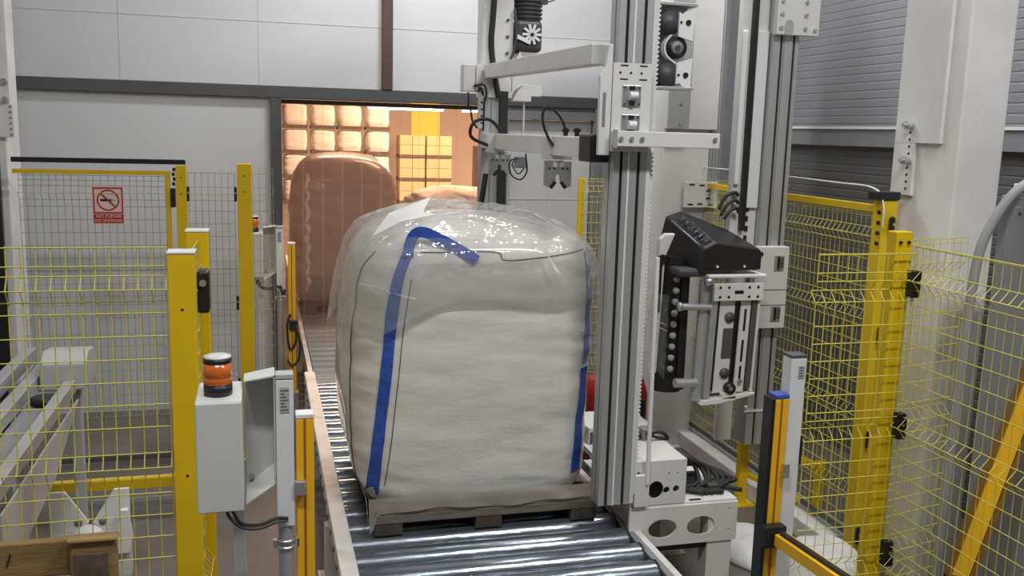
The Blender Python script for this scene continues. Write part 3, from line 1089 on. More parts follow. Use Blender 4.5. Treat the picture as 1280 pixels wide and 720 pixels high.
# ================================================================ STRIP CURTAIN
t = thing('strip_curtain', (1.2, WB + 0.2, 0.5), 'clear plastic strip curtain hanging in the doorway', 'curtain')
MB().box(0.19, 2.2, WB + 0.155, WB + 0.185, 2.80, 2.838).build('hanger_rail', DARKST, t)
nst = 11
for i in range(nst):
    x0 = 0.195 + i * 0.182
    mb = MB()
    vs, fsx = [], []
    for j in range(13):
        zz = 2.81 - j * (2.27 / 12)
        for k in range(5):
            u = k / 4
            vs.append((x0 + 0.20 * u, WB + 0.20 + 0.012 * (i % 2) + 0.018 * math.sin(PI * u) + 0.012 * math.sin(zz * 3 + i * 1.7) * (2.81 - zz) / 2.3, zz))
    for j in range(12):
        for k in range(4):
            a = j * 5 + k
            fsx.append((a, a + 1, a + 6, a + 5))
    mb.add(vs, fsx, True)
    mb.build('strip', STRIP, t)

# ================================================================ HALL BEYOND THE DOOR: stacks of goods
def load_stack(x, y, nrow, w, h, m, label, cat, group, sackish):
    for r in range(nrow):
        t = thing('goods_load', (x, y, r * h), label[r], cat, group)
        MB().box(x - w / 2, x + w / 2, y - w / 2, y + w / 2, r * h + 0.002, r * h + 0.12).build('pallet_base', WOODB, t)
        if sackish:
            rws = [(r * h + 0.121, w * .44, w * .44, 5, 0), (r * h + 0.3, w * .49, w * .49, 4.5, 0), (r * h + h * .75, w * .49, w * .49, 4.5, 0), (r * h + h - .06, w * .45, w * .45, 4, 0), (r * h + h - 0.03, w * .2, w * .2, 3, 0)]
            v2, f2 = bag_mesh(x, y, rws, 28, x * 3 + r, 0.022)
            q = MB()
            q.add(v2, f2, True)
            q.build('load_body', m, t)
        else:
            n = 0
            for i in range(2):
                for j in range(2):
                    MB().box(x - w / 2 + i * w / 2 + 0.01, x - w / 2 + (i + 1) * w / 2 - 0.01, y - w / 2, y + w / 2, r * h + 0.121 + j * (h - .125) / 2, r * h + 0.121 + (j + 1) * (h - .125) / 2 - 0.012).build('carton', m, t)


rw = ['bottom', 'second', 'third', 'top']
HY = 33.0
for i in range(4):
    xs = 1.15 + i * 0.92 + 0.05 * math.sin(i * 3)
    load_stack(xs, HY, 4, 0.82, 0.84, SACK, ['white sack load in the %s row of the far hall stacks, %s' % (r, ['leftmost column', 'second column from left', 'third column from left', 'fourth column from left', 'fifth column from left', 'sixth column from left'][i]) for r in rw], 'sack load', 'sack loads in the far hall', True)
for i in range(2):
    load_stack(5.15 + i * 0.95, HY + 0.2, 3, 0.9, 0.80, CARTON, ['carton pallet in the %s row, %s carton column of the far hall' % (r, ['left', 'right'][i]) for r in rw[:3]], 'carton load', 'carton loads in the far hall', False)
ys = MB().box(5.6, 6.7, 36.0, 36.1, 2.0, 4.2)
ys.box(5.6, 5.7, 36.0, 36.1, 0, 2.0)
ys.box(6.6, 6.7, 36.0, 36.1, 0, 2.0)
tag(ys.build('yellow_panel', YELLOWSHEET), 'yellow panel on two legs beyond the cartons in the far hall', 'panel')
t = thing('loading_ramp', (8.4, 31, 0), 'dark sloping ramp with a post in the far hall', 'ramp')
MB().prism([(7.0, 0), (8.5, 0), (8.5, 0.5), (7.05, 2.1), (7.0, 2.1)], 'y', 30.6, 31.4).build('slope', BROWN, t)
MB().box(7.75, 7.93, 30.3, 30.5, 0, 4.2).build('post', BROWN, t)
rk = thing('storage_rack', (10.8, 32, 0), 'storage rack at the right of the far hall', 'rack')
for xx in (9.5, 11.8):
    MB().box(xx, xx + 0.12, 32, 32.9, 0, 3.6).build('upright', BROWN, rk)
for zz in (0.9, 1.8, 2.7):
    MB().box(9.5, 11.9, 32, 32.9, zz, zz + 0.1).build('shelf', BROWN, rk)


for (xa, xb) in ((2.6, 4.6), (5.0, 7.4)):  # tubes added to give the bright strip under the lintel
    lt = thing('added_tube_lamp', ((xa + xb) / 2, 24, 3.10), 'added glowing tube for the bright strip under the lintel, %s of the two' % ('left' if xa < 4 else 'right'), 'lamp', 'added glowing tubes in the hall')
    MB().box(xa, xb, 23.9, 24.1, 3.12, 3.18).build('added_lamp_body', WHITEP, lt)
    MB().cyl((xa + 0.05, 24, 3.095), (xb - 0.05, 24, 3.095), 0.024, n=10).build('added_glow_tube', GLOW, lt)
    for xx in (xa + 0.2, xb - 0.2):
        MB().cyl((xx, 24, 3.18), (xx, 24, 9.0), 0.008, n=6).build('suspension_wire', ZINC, lt)


# ================================================================ WRAPPING MACHINE
def aluprofile(mb, x0, x1, y0, y1, z0, z1, fx=(), fy=(), sw=0.012, sd=0.012):
    """aluminium extrusion: fx = slot centres on the front (-Y) face, fy = slot centres on both side faces"""
    P = [(x0, y0)]
    for x in sorted(fx):
        P += [(x - sw / 2, y0), (x - sw / 2, y0 + sd), (x + sw / 2, y0 + sd), (x + sw / 2, y0)]
    P.append((x1, y0))
    for y in sorted(fy):
        P += [(x1, y - sw / 2), (x1 - sd, y - sw / 2), (x1 - sd, y + sw / 2), (x1, y + sw / 2)]
    P.append((x1, y1))
    P.append((x0, y1))
    for y in sorted(fy, reverse=True):
        P += [(x0, y + sw / 2), (x0 + sd, y + sw / 2), (x0 + sd, y - sw / 2), (x0, y - sw / 2)]
    mb.prism(P, 'z', z0, z1)
    return mb


def slot_strips(parent, x0, x1, y0, z0, z1, fx, fy, sw=0.012, sd=0.012):
    for x in fx:
        MB().box(x - sw / 2, x + sw / 2, y0 + sd * .6, y0 + sd, z0, z1).build('slot_strip', BLACK, parent)
    for y in fy:
        MB().box(x0 + sd * .6, x0 + sd, y - sw / 2, y + sw / 2, z0, z1).build('slot_strip', BLACK, parent)


# --- front column with its base frame (stands beside the rollers)
fc = thing('wrapper_front_column', (1.78, 4.45, 0), 'tall front aluminium column of the wrapping machine beside the bag', 'machine column')
fx = (1.742, 1.835)
fy = (4.455,)
ap = aluprofile(MB(), 1.70, 1.875, 4.40, 4.52, 0.655, 4.0, fx, fy, 0.017, 0.02).build('profile', ALU, fc)
slot_strips(ap, 1.70, 1.875, 4.40, 0.655, 4.0, fx, fy, 0.017, 0.02)
rb = MB()
rb.box(1.775, 1.785, 4.395, 4.40, 0.655, 4.0)
rb.build('profile_rib', ALUL, ap)
b = MB()
b.box(1.877, 1.90, 4.40, 4.50, 0.655, 4.0)
b.build('cover_strip', WHITEM, fc, 0.003)
be = MB().box(1.903, 1.915, 4.42, 4.47, 0.70, 4.0)
for i in range(150):
    z0 = 0.72 + i * 0.0218
    be.box(1.9155, 1.925, 4.425, 4.465, z0, z0 + 0.011)
be.build('toothed_belt', ALUL, fc)
MB().cyl((1.985, 4.42, 0.75), (1.975, 4.42, 1.98), 0.012, n=10).build('guide_rod', WHITEP, fc)
# base frame: plate with cut-outs on a leg
bx = MB()


def plate_with_holes(x0, x1, z0, z1, y0, y1, holes, n=20):
    """flat plate facing -Y with round holes cut through it"""
    bm = bmesh.new()
    outer = [bm.verts.new((x, 0, z)) for x, z in ((x0, z0), (x1, z0), (x1, z1), (x0, z1))]
    es = [bm.edges.new((outer[i], outer[(i + 1) % 4])) for i in range(4)]
    for (cx, cz, rx, rz) in holes:
        ring = [bm.verts.new((cx + rx * math.cos(2 * PI * i / n), 0, cz + rz * math.sin(2 * PI * i / n))) for i in range(n)]
        es += [bm.edges.new((ring[i], ring[(i + 1) % n])) for i in range(n)]
    bmesh.ops.triangle_fill(bm, use_beauty=True, use_dissolve=False, edges=es)
    vs = [v.co.copy() for v in bm.verts]
    bm.verts.index_update()
    fs = [tuple(v.index for v in f.verts) for f in bm.faces]
    be_ = [(e.verts[0].index, e.verts[1].index) for e in bm.edges if len(e.link_faces) == 1]
    bm.free()
    mb = MB()
    nv = len(vs)
    mb.add([(v.x, y0, v.z) for v in vs] + [(v.x, y1, v.z) for v in vs],
           fs + [tuple(i + nv for i in f[::-1]) for f in fs] + [(a, b_, b_ + nv, a + nv) for a, b_ in be_])
    return mb


hb = plate_with_holes(1.905, 2.228, 0.615, 0.865, 4.45, 4.462, [(2.052, 0.70, 0.045, 0.05), (2.115, 0.695, 0.019, 0.019), (2.172, 0.698, 0.019, 0.019), (2.125, 0.79, 0.006, 0.006), (2.175, 0.79, 0.006, 0.006), (1.945, 0.74, 0.012, 0.012), (1.945, 0.80, 0.012, 0.008)])
hb.box(1.905, 2.228, 4.462, 4.95, 0.853, 0.865)
hb.box(2.216, 2.228, 4.462, 4.95, 0.615, 0.853)
hb.box(1.905, 1.917, 4.462, 4.95, 0.615, 0.853)
hb.box(1.917, 2.216, 4.938, 4.95, 0.615, 0.853)
hb.build('base_box', WHITEM, fc)
MB().box(1.915, 2.0, 4.42, 4.448, 0.62, 0.80).build('clamp_plate', WHITEM, fc, 0.004)
fb = plate_with_holes(1.90, 2.55, 0.375, 0.60, 4.44, 4.455, [(2.10, 0.475, 0.085, 0.055), (2.33, 0.475, 0.085, 0.055), (2.50, 0.56, 0.008, 0.008), (2.50, 0.44, 0.008, 0.008)], 28)
fb.box(1.98, 2.55, 4.455, 5.2, 0.60, 0.612)
fb.box(1.90, 1.98, 4.44, 5.2, 0.60, 0.612)
fb.box(1.98, 2.54, 5.19, 5.2, 0.375, 0.60)
fb.build('base_frame', WHITEM, fc)
sl = MB()
for xx in (2.02, 2.13, 2.27):
    sl.box(xx, xx + 0.07, 4.47, 4.49, 0.6122, 0.614)
sl.build('frame_slot', BLACK, fc)
for (xx, yy) in ((2.455, 4.50), (2.455, 5.12), (2.06, 5.12)):
    MB().box(xx - 0.075, xx + 0.075, yy - 0.05, yy + 0.05, 0.012, 0.60).build('leg', WHITEM, fc, 0.004)
    MB().box(xx - 0.1, xx + 0.1, yy - 0.08, yy + 0.08, 0, 0.012).build('foot', ZINC, fc)
MB().box(2.05, 2.40, 4.47, 4.55, 0.33, 0.372).build('cable_tray', BLACK, fc, 0.003)

# --- lifting carriage on the front column
ca = thing('lifting_carriage', (1.75, 4.36, 2.5), 'white carriage plate with two socket windows on the front column', 'carriage')
pw = MB()
pp = plate_with_holes(1.655, 1.855, 2.52, 2.945, 4.335, 4.36, [])
pl = pp.build('plate', WHITEM, ca)
MB().prism([(1.595, 2.50), (1.652, 2.50), (1.652, 3.03), (1.63, 3.03), (1.615, 2.92), (1.59, 2.88)], 'y', 4.34, 4.37).build('side_plate', WHITEM, ca, 0.004)
MB().box(1.608, 1.622, 4.336, 4.3395, 2.64, 2.80).build('side_slot', MIDST, ca)
for zz in (2.79, 2.65):
    w = MB()
    w.box(1.705, 1.80, 4.327, 4.334, zz - 0.05, zz + 0.05)
    win = w.build('socket_plate', ZINC, ca, 0.003)
    for dz in (0.027, -0.047):
        MB().box(1.74, 1.765, 4.318, 4.3265, zz + dz, zz + dz + 0.02).build('socket_gap', BLACK, win)
    MB().cyl((1.735, 4.315, zz), (1.775, 4.315, zz), 0.02, n=14).build('socket_roller', ALUL, win)
    q = MB()
    for xx in (1.715, 1.79):
        for dz in (-0.04, 0.04):
            q.cyl((xx, 4.327, zz + dz), (xx, 4.322, zz + dz), 0.006, n=8)
    q.build('screw', DARKST, win)
q = MB()
for zz in (2.93, 2.865):
    for xx in (1.69, 1.79):
        q.box(xx, xx + 0.04, 4.333, 4.3345, zz, zz + 0.006)
for xx in (1.69, 1.745, 1.80):
    q.cyl((xx, 4.335, 2.898), (xx, 4.333, 2.898), 0.006, n=8)
q.build('plate_slot', BLACK, pl)
cr = MB().box(1.655, 2.22, 4.29, 4.333, 2.545, 2.62).build('cross_bar', WHITEM, ca, 0.004)
MB().box(1.652, 1.672, 4.283, 4.30, 2.535, 2.63).build('bar_end', ALU, ca, 0.003)
for xx in (1.69, 1.745, 1.80):
    MB().cyl((xx, 4.289, 2.583), (xx, 4.28, 2.583), 0.012, n=6).build('bolt', ZINC, cr)
MB().cyl((2.19, 4.289, 2.59), (2.19, 4.28, 2.59), 0.012, n=6).build('bolt', ZINC, cr)

# --- pulley unit to the right of the column
pu = thing('pulley_unit', (2.03, 4.6, 2.83), 'open housing with toothed belt pulleys right of the front column', 'pulley unit')
h_ = MB()
h_.box(1.945, 2.14, 4.58, 4.60, 2.84, 3.26)
h_.box(1.945, 2.15, 4.48, 4.58, 2.835, 2.85)
h_.box(1.945, 2.15, 4.48, 4.58, 3.25, 3.265)
h_.build('housing', ALU, pu, 0.002)
for zc in (3.17, 2.91):
    s_ = 1 if zc > 3 else -1
    MB().prism([(2.055, zc - 0.07), (2.135, zc - 0.07 - (0.02 if s_ > 0 else 0)), (2.145, zc + 0.075), (2.09, zc + 0.055), (2.075, zc + 0.04), (2.055, zc + 0.05)] if s_ > 0 else
               [(2.055, zc - 0.045), (2.075, zc - 0.04), (2.09, zc - 0.055), (2.135, zc - 0.072), (2.14, zc + 0.085), (2.055, zc + 0.06)], 'y', 4.49, 4.505).build('bearing_plate', WHITEP, pu)
    q = MB().cyl((2.105, 4.4895, zc), (2.105, 4.484, zc), 0.014, n=14)
    q.cyl((2.066, 4.4895, zc), (2.066, 4.484, zc), 0.006, n=10)
    q.build('bearing_bore', BLACK, pu)
    q = MB().lathe((2.02, 4.53, zc), [(0.06, -0.025), (0.06, 0.025)], 24, 'y')
    q.build('idler_wheel', MOTOR, pu)
q = MB().lathe((2.055, 4.53, 3.045), [(0.055, -0.03), (0.055, 0.03)], 28, 'y')
q.build('drive_wheel', BLACK, pu)
q = MB().lathe((2.055, 4.495, 3.045), [(0.032, -0.004), (0.034, 0.004)], 20, 'y')
q.build('hub', MIDST, pu)
MB().cyl((2.055, 4.492, 3.045), (2.055, 4.486, 3.045), 0.014, n=6).build('hub_bolt', MOTOR, pu)
q = MB()
pth = [(1.96, 3.085), (1.985, 3.10)] + [(2.055 + 0.064 * math.cos(a), 3.045 + 0.064 * math.sin(a)) for a in [math.radians(x) for x in (135, 150, 170, 190, 210, 225, 240)]] + [(2.06, 2.965)]
pth = [(2.07, 3.14), (2.03, 3.115)] + pth[2:]
for a, b_ in zip(pth[:-1], pth[1:]):
    q.bar((a[0], 4.53, a[1]), (b_[0], 4.53, b_[1]), 0.045, 0.009, (0.001, 0, 1) if abs(a[0] - b_[0]) > 0.01 else (1, 0, 0))
q.build('belt', ALUL, pu)

# --- clamp arm with two film grippers, along the right of the bag
ga = thing('film_clamp_arm', (1.68, 5.6, 2.5), 'long white clamp arm with two film grippers above the bag', 'clamp arm')
MB().box(1.615, 1.70, 4.66, 7.0, 2.475, 2.585).build('arm_beam', WHITEM, ga, 0.005)
MB().box(1.60, 1.715, 4.47, 4.655, 2.46, 2.60).build('arm_joint', BLACK, ga, 0.01)


def gripper(y, sc=1.0):
    b_ = MB()
    # triangular gusset plate, open in its middle
    x0, x1 = 1.555, 1.745
    g = MB()
    g.prism([(x0, 2.575), (x1, 2.575), (x1, 2.45), (x1 - 0.012, 2.45), (x1 - 0.012, 2.45), (x0, 2.45)], 'y', y - 0.012, y)
    o = g.build('gripper_plate', WHITEM, ga, 0.003)
    MB().prism([(x0 + 0.05, 2.475), (x1 - 0.055, 2.475), (x1 - 0.055, 2.545)], 'y', y - 0.0135, y - 0.0121).build('gusset_window', MIDST, o)
    j = MB()
    j.prism([(1.575, 2.445), (1.735, 2.445), (1.735, 2.30), (1.70, 2.285), (1.672, 2.33), (1.668, 2.365), (1.642, 2.365), (1.638, 2.33), (1.61, 2.285), (1.575, 2.30)], 'y', y - 0.03, y)
    jj = j.build('gripper_jaw', ZINC, ga, 0.002)
    q = MB()
    q.bar((1.672, y - 0.032, 2.325), (1.70, y - 0.032, 2.288), 0.01, 0.02, (1, 0, 1))
    q.bar((1.638, y - 0.032, 2.325), (1.61, y - 0.032, 2.288), 0.01, 0.02, (-1, 0, 1))
    q.build('jaw_pad', RUBBER, jj)
    q = MB()
    for xx in (1.60, 1.63, 1.68, 1.71):
        q.cyl((xx, y - 0.0301, 2.40), (xx, y - 0.036, 2.40), 0.008, n=8)
    q.build('jaw_bolt', DARKST, jj)
    q = MB()
    for xx in (1.637, 1.673):
        q.cyl((xx, y - 0.0301, 2.423), (xx, y - 0.034, 2.423), 0.016, n=12)
    q.build('jaw_window', WHITEP, jj)
    return o


gripper(5.18)
gripper(6.55)
cbp = smooth_path([(1.665, 5.10, 2.49), (1.60, 5.14, 2.55), (1.555, 5.16, 2.66), (1.565, 5.16, 2.735), (1.62, 5.16, 2.73), (1.68, 5.17, 2.66), (1.70, 5.18, 2.60)], 6)
MB().tube(cbp, 0.008, 8).build('air_hose', RUBBER, ga)
for (xx, yy) in ((1.70, 5.18), (1.69, 4.95)):
    q = MB().cyl((xx, yy, 2.586), (xx, yy, 2.63), 0.014, n=10)
    q.cyl((xx, yy, 2.61), (xx, yy, 2.625), 0.022, n=10)
    q.build('hose_fitting', BLACK, ga)
cbp = smooth_path([(1.56, 6.5, 2.50), (1.44, 6.52, 2.56), (1.46, 6.52, 2.66), (1.58, 6.55, 2.68), (1.68, 6.6, 2.60)], 6)
MB().tube(cbp, 0.012, 8).build('air_hose', RUBBER, ga)
q = MB().box(1.53, 1.60, 5.62, 5.68, 2.38, 2.45)
q.build('valve_block', MIDST, ga, 0.004)
MB().tube(smooth_path([(1.545, 5.62, 2.44), (1.49, 5.62, 2.42), (1.50, 5.62, 2.34), (1.56, 5.62, 2.31), (1.60, 5.62, 2.36), (1.59, 5.62, 2.47)], 6), 0.005, 6).build('air_hose', RUBBER, ga)
MB().tube(smooth_path([(1.52, 5.6, 2.44), (1.50, 5.6, 2.40), (1.54, 5.6, 2.345), (1.575, 5.6, 2.38)], 6), 0.004, 6).build('air_hose', RUBBER, ga)
MB().cyl((1.548, 6.50, 2.30), (1.50, 6.46, 2.02), 0.02, n=10).build('film_guide_tube', BLACK, ga)

# --- rear column with gear motor
rc = thing('wrapper_rear_column', (1.72, 7.05, 0), 'rear machine column with dark gear motor and cable behind the bag', 'machine column')
aluprofile(MB(), 1.625, 1.80, 6.98, 7.10, 0.45, 2.85, (1.69,), (), 0.014, 0.014).build('profile', ALU, rc)
MB().box(1.605, 1.845, 6.96, 7.12, 2.85, 4.2).build('head_housing', WHITEM, rc, 0.004)
MB().box(1.56, 1.90, 6.9, 7.18, 0.0, 0.45).build('pedestal', WHITEM, rc, 0.006)
q = MB()
q.tube(smooth_path([(1.70, 6.95, 3.75), (1.685, 6.95, 3.45), (1.675, 6.95, 3.25), (1.695, 6.95, 3.08), (1.725, 6.95, 2.93), (1.74, 6.95, 2.85)], 6), 0.022, 8)
q.build('cable_bundle', RUBBER, rc)
MB().box(1.755, 1.815, 6.945, 6.978, 0.9, 2.9).build('energy_chain', RUBBER, rc)
MB().prism([(1.845, 3.10), (1.90, 3.20), (1.95, 3.08), (1.93, 2.95), (1.845, 2.90)], 'y', 6.95, 6.97).build('gusset', WHITEM, rc)
for (xx, zz) in ((1.80, 3.42), (1.80, 3.30), (1.80, 3.18), (1.83, 3.08)):
    MB().cyl((xx, 6.959, zz), (xx, 6.95, zz), 0.012, n=8).build('bolt', DARKST, rc)
MB().tube(smooth_path([(1.70, 6.94, 3.10), (1.74, 6.93, 3.07), (1.80, 6.93, 3.10), (1.845, 6.93, 3.2), (1.86, 6.93, 3.36), (1.845, 6.94, 3.5)], 6), 0.010, 6).build('cable', MOTOR, rc)
# motor
MB().box(1.86, 2.075, 6.96, 7.18, 3.20, 3.43).build('gearbox', MOTOR, rc, 0.03)
mo = MB()
mo.cyl((1.98, 7.07, 3.43), (1.98, 7.07, 3.9), 0.10, n=20)
for i in range(5):
    mo.cyl((1.98, 7.07, 3.45 + i * 0.03), (1.98, 7.07, 3.462 + i * 0.03), 0.115, n=20)
mo.build('motor', MOTOR, rc)
MB().box(1.90, 2.06, 6.98, 7.16, 3.10, 3.20).build('motor_flange', ALU, rc, 0.01)
fn = MB()
for i in range(10):
    a = 2 * PI * i / 10
    fn.bar((1.985 + 0.02 * math.cos(a), 6.945, 3.325 + 0.02 * math.sin(a)), (1.985 + 0.075 * math.cos(a), 6.945, 3.325 + 0.075 * math.sin(a)), 0.018, 0.02, (0, 1, 0))
fn.lathe((1.985, 6.945, 3.325), [(0.032, -0.008), (0.032, 0.012)], 16, 'y')
fan = fn.build('fan_wheel', ALUL, rc)
MB().lathe((1.985, 6.935, 3.325), [(0.014, -0.004), (0.014, 0.004)], 12, 'y').build('fan_hub', BLACK, fan)
MB().bar((1.86, 6.94, 3.31), (1.96, 6.94, 3.27), 0.012, 0.03).build('terminal_strip', ALUL, rc)
MB().box(2.06, 2.12, 7.0, 7.06, 3.56, 3.60).build('cable_gland', MOTOR, rc)
MB().tube(smooth_path([(2.12, 7.03, 3.58), (2.18, 7.03, 3.60), (2.22, 7.03, 3.66), (2.2, 7.03, 3.8)], 5), 0.008, 6).build('motor_cable', MIDST, rc)
jb = MB().box(1.465, 1.555, 6.93, 7.05, 2.89, 3.085)
jb.box(1.56, 1.603, 6.93, 7.05, 2.89, 3.085)
jb.build('junction_box', WHITEM, rc, 0.004)
MB().prism([(1.85, 2.83), (2.0, 2.83), (2.0, 2.87), (2.08, 2.87), (2.08, 2.95), (1.92, 2.96)], 'y', 6.96, 7.08).build('corner_bracket', WHITEM, rc, 0.004)
q = MB().box(1.575, 1.612, 6.90, 6.93, 2.62, 2.88)
va = q.build('valve_terminal', WHITEM, rc, 0.003)
q = MB()
for i in range(4):
    q.cyl((1.60, 6.899, 2.66 + i * 0.05), (1.60, 6.893, 2.66 + i * 0.05), 0.008, n=8)
q.build('valve_button', BLACK, va)
for pts in ([(1.54, 6.92, 2.93), (1.61, 6.90, 2.94), (1.635, 6.90, 2.88), (1.62, 6.9, 2.80), (1.615, 6.9, 2.6)],
            [(1.57, 6.91, 2.89), (1.59, 6.9, 2.92), (1.61, 6.9, 2.86)],
            [(1.50, 6.92, 2.88), (1.50, 6.9, 2.82), (1.50, 6.9, 2.76), (1.56, 6.9, 2.76)],
            [(1.52, 6.91, 2.76), (1.53, 6.9, 2.68), (1.57, 6.9, 2.62)]):
    MB().tube(smooth_path(pts, 6), 0.008, 6).build('cable', RUBBER, rc)

# --- upper beam between the two columns
tb = MB().bar((1.675, 4.58, 3.0), (1.675, 6.94, 3.04), 0.10, 0.10)
tag(tb.build('upper_tie_beam', WHITEM, None, 0.004), 'white square tie beam joining front and rear machine columns', 'beam')
for (za, zb) in ((2.50, 2.53), (2.56, 2.575)):
    MB().box(1.801, 2.24, 7.03, 7.07, za, zb).build('air_rail', MOTOR, rc, 0.003)
q = MB().cyl((1.96, 7.02, 2.44), (1.96, 7.02, 2.828), 0.008, n=8)
tag(q.build('hanging_rod', WHITEP), 'thin white rod hanging below the rear corner bracket', 'rod')

# --- white main column (floor standing) behind
wc = thing('wrapper_main_column', (3.33, 7.1, 0), 'broad white main column of the wrapping machine standing on the floor', 'machine column')
MB().box(3.13, 3.53, 7.0, 7.35, 0.012, 4.2).build('shaft', WHITEM, wc, 0.006)
MB().box(3.05, 3.60, 6.93, 7.40, 0, 0.012).build('base_plate', WHITEM, wc)
up = MB().box(3.115, 3.555, 6.93, 6.998, 2.66, 4.2).build('upper_cover', WHITEM, wc, 0.004)
MB().box(3.115, 3.30, 6.915, 6.929, 2.66, 4.2).build('cover_strip', ALU, up, 0.003)
aluprofile(MB(), 3.532, 3.60, 6.98, 7.06, 2.0, 4.2, (3.553, 3.58), (), 0.008, 0.01).build('profile', ALU, wc)
sp = MB().box(3.31, 3.595, 6.93, 6.975, 2.035, 2.245).build('slotted_plate', WHITEM, wc, 0.003)
q = MB()
for (xx, zz) in ((3.34, 2.215), (3.43, 2.21), (3.52, 2.215), (3.49, 2.165), (3.49, 2.105), (3.335, 2.055), (3.42, 2.06), (3.51, 2.055)):
    q.box(xx, xx + 0.045, 6.928, 6.9295, zz, zz + 0.012)
q.build('slot', BLACK, sp)
for zz in (2.86, 2.70):
    MB().cyl((3.22, 6.914, zz), (3.22, 6.905, zz), 0.012, n=8).build('bolt', ZINC, wc)

# --- rotary mast hanging from the boom overhead
bo = thing('rotary_boom', (2.3, 6.2, 4.2), 'overhead boom carrying the hanging rotary mast', 'boom')
MB().bar((3.25, 5.6, 4.3), (1.7, 6.0, 4.3), 0.2, 0.2).build('arm', WHITEM, bo, 0.006)
MB().bar((3.33, 7.15, 4.35), (1.6, 6.4, 4.35), 0.2, 0.28).build('support_arm', WHITEM, bo, 0.006)
MB().box(1.55, 1.90, 4.35, 7.2, 4.21, 4.50).build('top_frame', WHITEM, bo, 0.006)

rm = thing('rotary_mast', (3.2, 5.55, 0.53), 'aluminium rotary mast with film carriage rails hanging at right', 'mast')
fx = (3.235, 3.325)
q = aluprofile(MB(), 3.175, 3.36, 5.50, 5.66, 0.53, 4.19, fx, (), 0.016, 0.02).build('profile', ALU, rm)
slot_strips(q, 3.175, 3.36, 5.50, 0.53, 4.19, fx, (), 0.016, 0.02)
MB().box(3.252, 3.308, 5.492, 5.499, 0.53, 3.25).build('profile_rib', ALU, rm, 0.003)
MB().box(2.985, 3.10, 5.56, 5.60, 0.55, 1.25).build('guard_plate', WHITEM, rm, 0.004)
MB().box(3.075, 3.085, 5.553, 5.559, 0.95, 1.22).build('guard_slot', BLACK, rm)
MB().box(2.985, 3.172, 5.56, 5.62, 1.25, 3.9).build('rail_cover', WHITEM, rm, 0.003)
MB().box(3.085, 3.165, 5.535, 5.558, 2.15, 3.28).build('cover_plate', ALUL, rm, 0.003)
MB().box(3.045, 3.075, 5.52, 5.558, 2.0, 3.9).build('black_belt', BLACK, rm)
q = MB()
for i in range(11):
    q.box(3.09 + 0.004 * (i % 2), 3.11 + 0.004 * (i % 2), 5.55, 5.5595, 1.93 + i * 0.065, 1.965 + i * 0.065)
q.build('rack_teeth', BLACK, rm)['kind'] = 'stuff'
MB().box(2.985, 3.02, 5.53, 5.558, 2.3, 3.28).build('white_strip', WHITEP, rm, 0.01)
tp = MB().box(3.16, 3.46, 5.44, 5.488, 3.255, 3.7).build('top_bracket', WHITEM, rm, 0.004)
q = MB()
for zz in (3.46, 3.38, 3.295):
    for xx in (3.19, 3.36):
        q.cyl((xx, 5.439, zz), (xx, 5.43, zz), 0.014, n=8)
q.cyl((3.43, 5.439, 3.29), (3.43, 5.43, 3.29), 0.014, n=8)
q.build('bolt', ZINC, tp)
MB().prism([(3.215, 3.254)] + [(3.275 - 0.03 + 0.03 * math.cos(a), 3.32 + 0.03 * math.sin(a)) for a in (0, PI / 4, PI / 2, 3 * PI / 4, PI)][::-1] + [(3.275, 3.254)], 'y', 5.436, 5.4385).build('bracket_notch', ALU, tp)
# end stops near the foot
for xx in (3.16, 3.30):
    MB().lathe((xx, 5.49, 0.80), [(0.013, -0.01), (0.013, 0.008)], 10, 'y').build('stop_screw', ALUL, rm)
MB().box(3.15, 3.32, 5.485, 5.498, 0.765, 0.78).build('stop_bar', ALUL, rm)
for pts in ([(2.88, 5.52, 2.14), (2.92, 5.52, 2.22), (2.99, 5.53, 2.25), (3.02, 5.53, 2.23)],
            [(2.89, 5.51, 2.10), (2.93, 5.51, 2.17), (2.99, 5.52, 2.20), (3.02, 5.52, 2.18)],
            [(2.91, 5.5, 2.08), (2.95, 5.5, 2.13), (3.0, 5.51, 2.15), (3.02, 5.51, 2.12)]):
    MB().tube(smooth_path(pts, 6), 0.012, 8).build('cable', RUBBER, rm)

# --- film carriage on the mast
fh = thing('film_carriage', (2.85, 5.3, 0.95), 'film carriage with black cover, rollers and slotted plates', 'film carriage')
q = MB().box(3.12, 3.36, 5.42, 5.488, 1.36, 1.905)
mp = q.build('mounting_plate', WHITEM, fh, 0.004)
for zz in (1.80, 1.46):
    o = MB().box(3.25, 3.32, 5.41, 5.4195, zz - 0.05, zz + 0.05).build('mount_window', ZINC, mp, 0.003)
    MB().box(3.27, 3.285, 5.403, 5.4095, zz - 0.042, zz + 0.042).build('window_gap', BLACK, o)
    MB().box(3.295, 3.312, 5.403, 5.4095, zz - 0.035, zz + 0.035).build('window_roller', DARKST, o)
q = MB()
q.box(3.12, 3.36, 5.417, 5.4195, 1.618, 1.622)
q.box(3.12, 3.36, 5.417, 5.4195, 1.515, 1.519)
q.build('plate_joint', DARKST, mp)
MB().cyl((3.145, 5.419, 1.86), (3.145, 5.40, 1.86), 0.014, n=10).build('knob', BLACK, mp)
MB().cyl((3.145, 5.419, 1.40), (3.145, 5.40, 1.40), 0.014, n=10).build('knob', BLACK, mp)
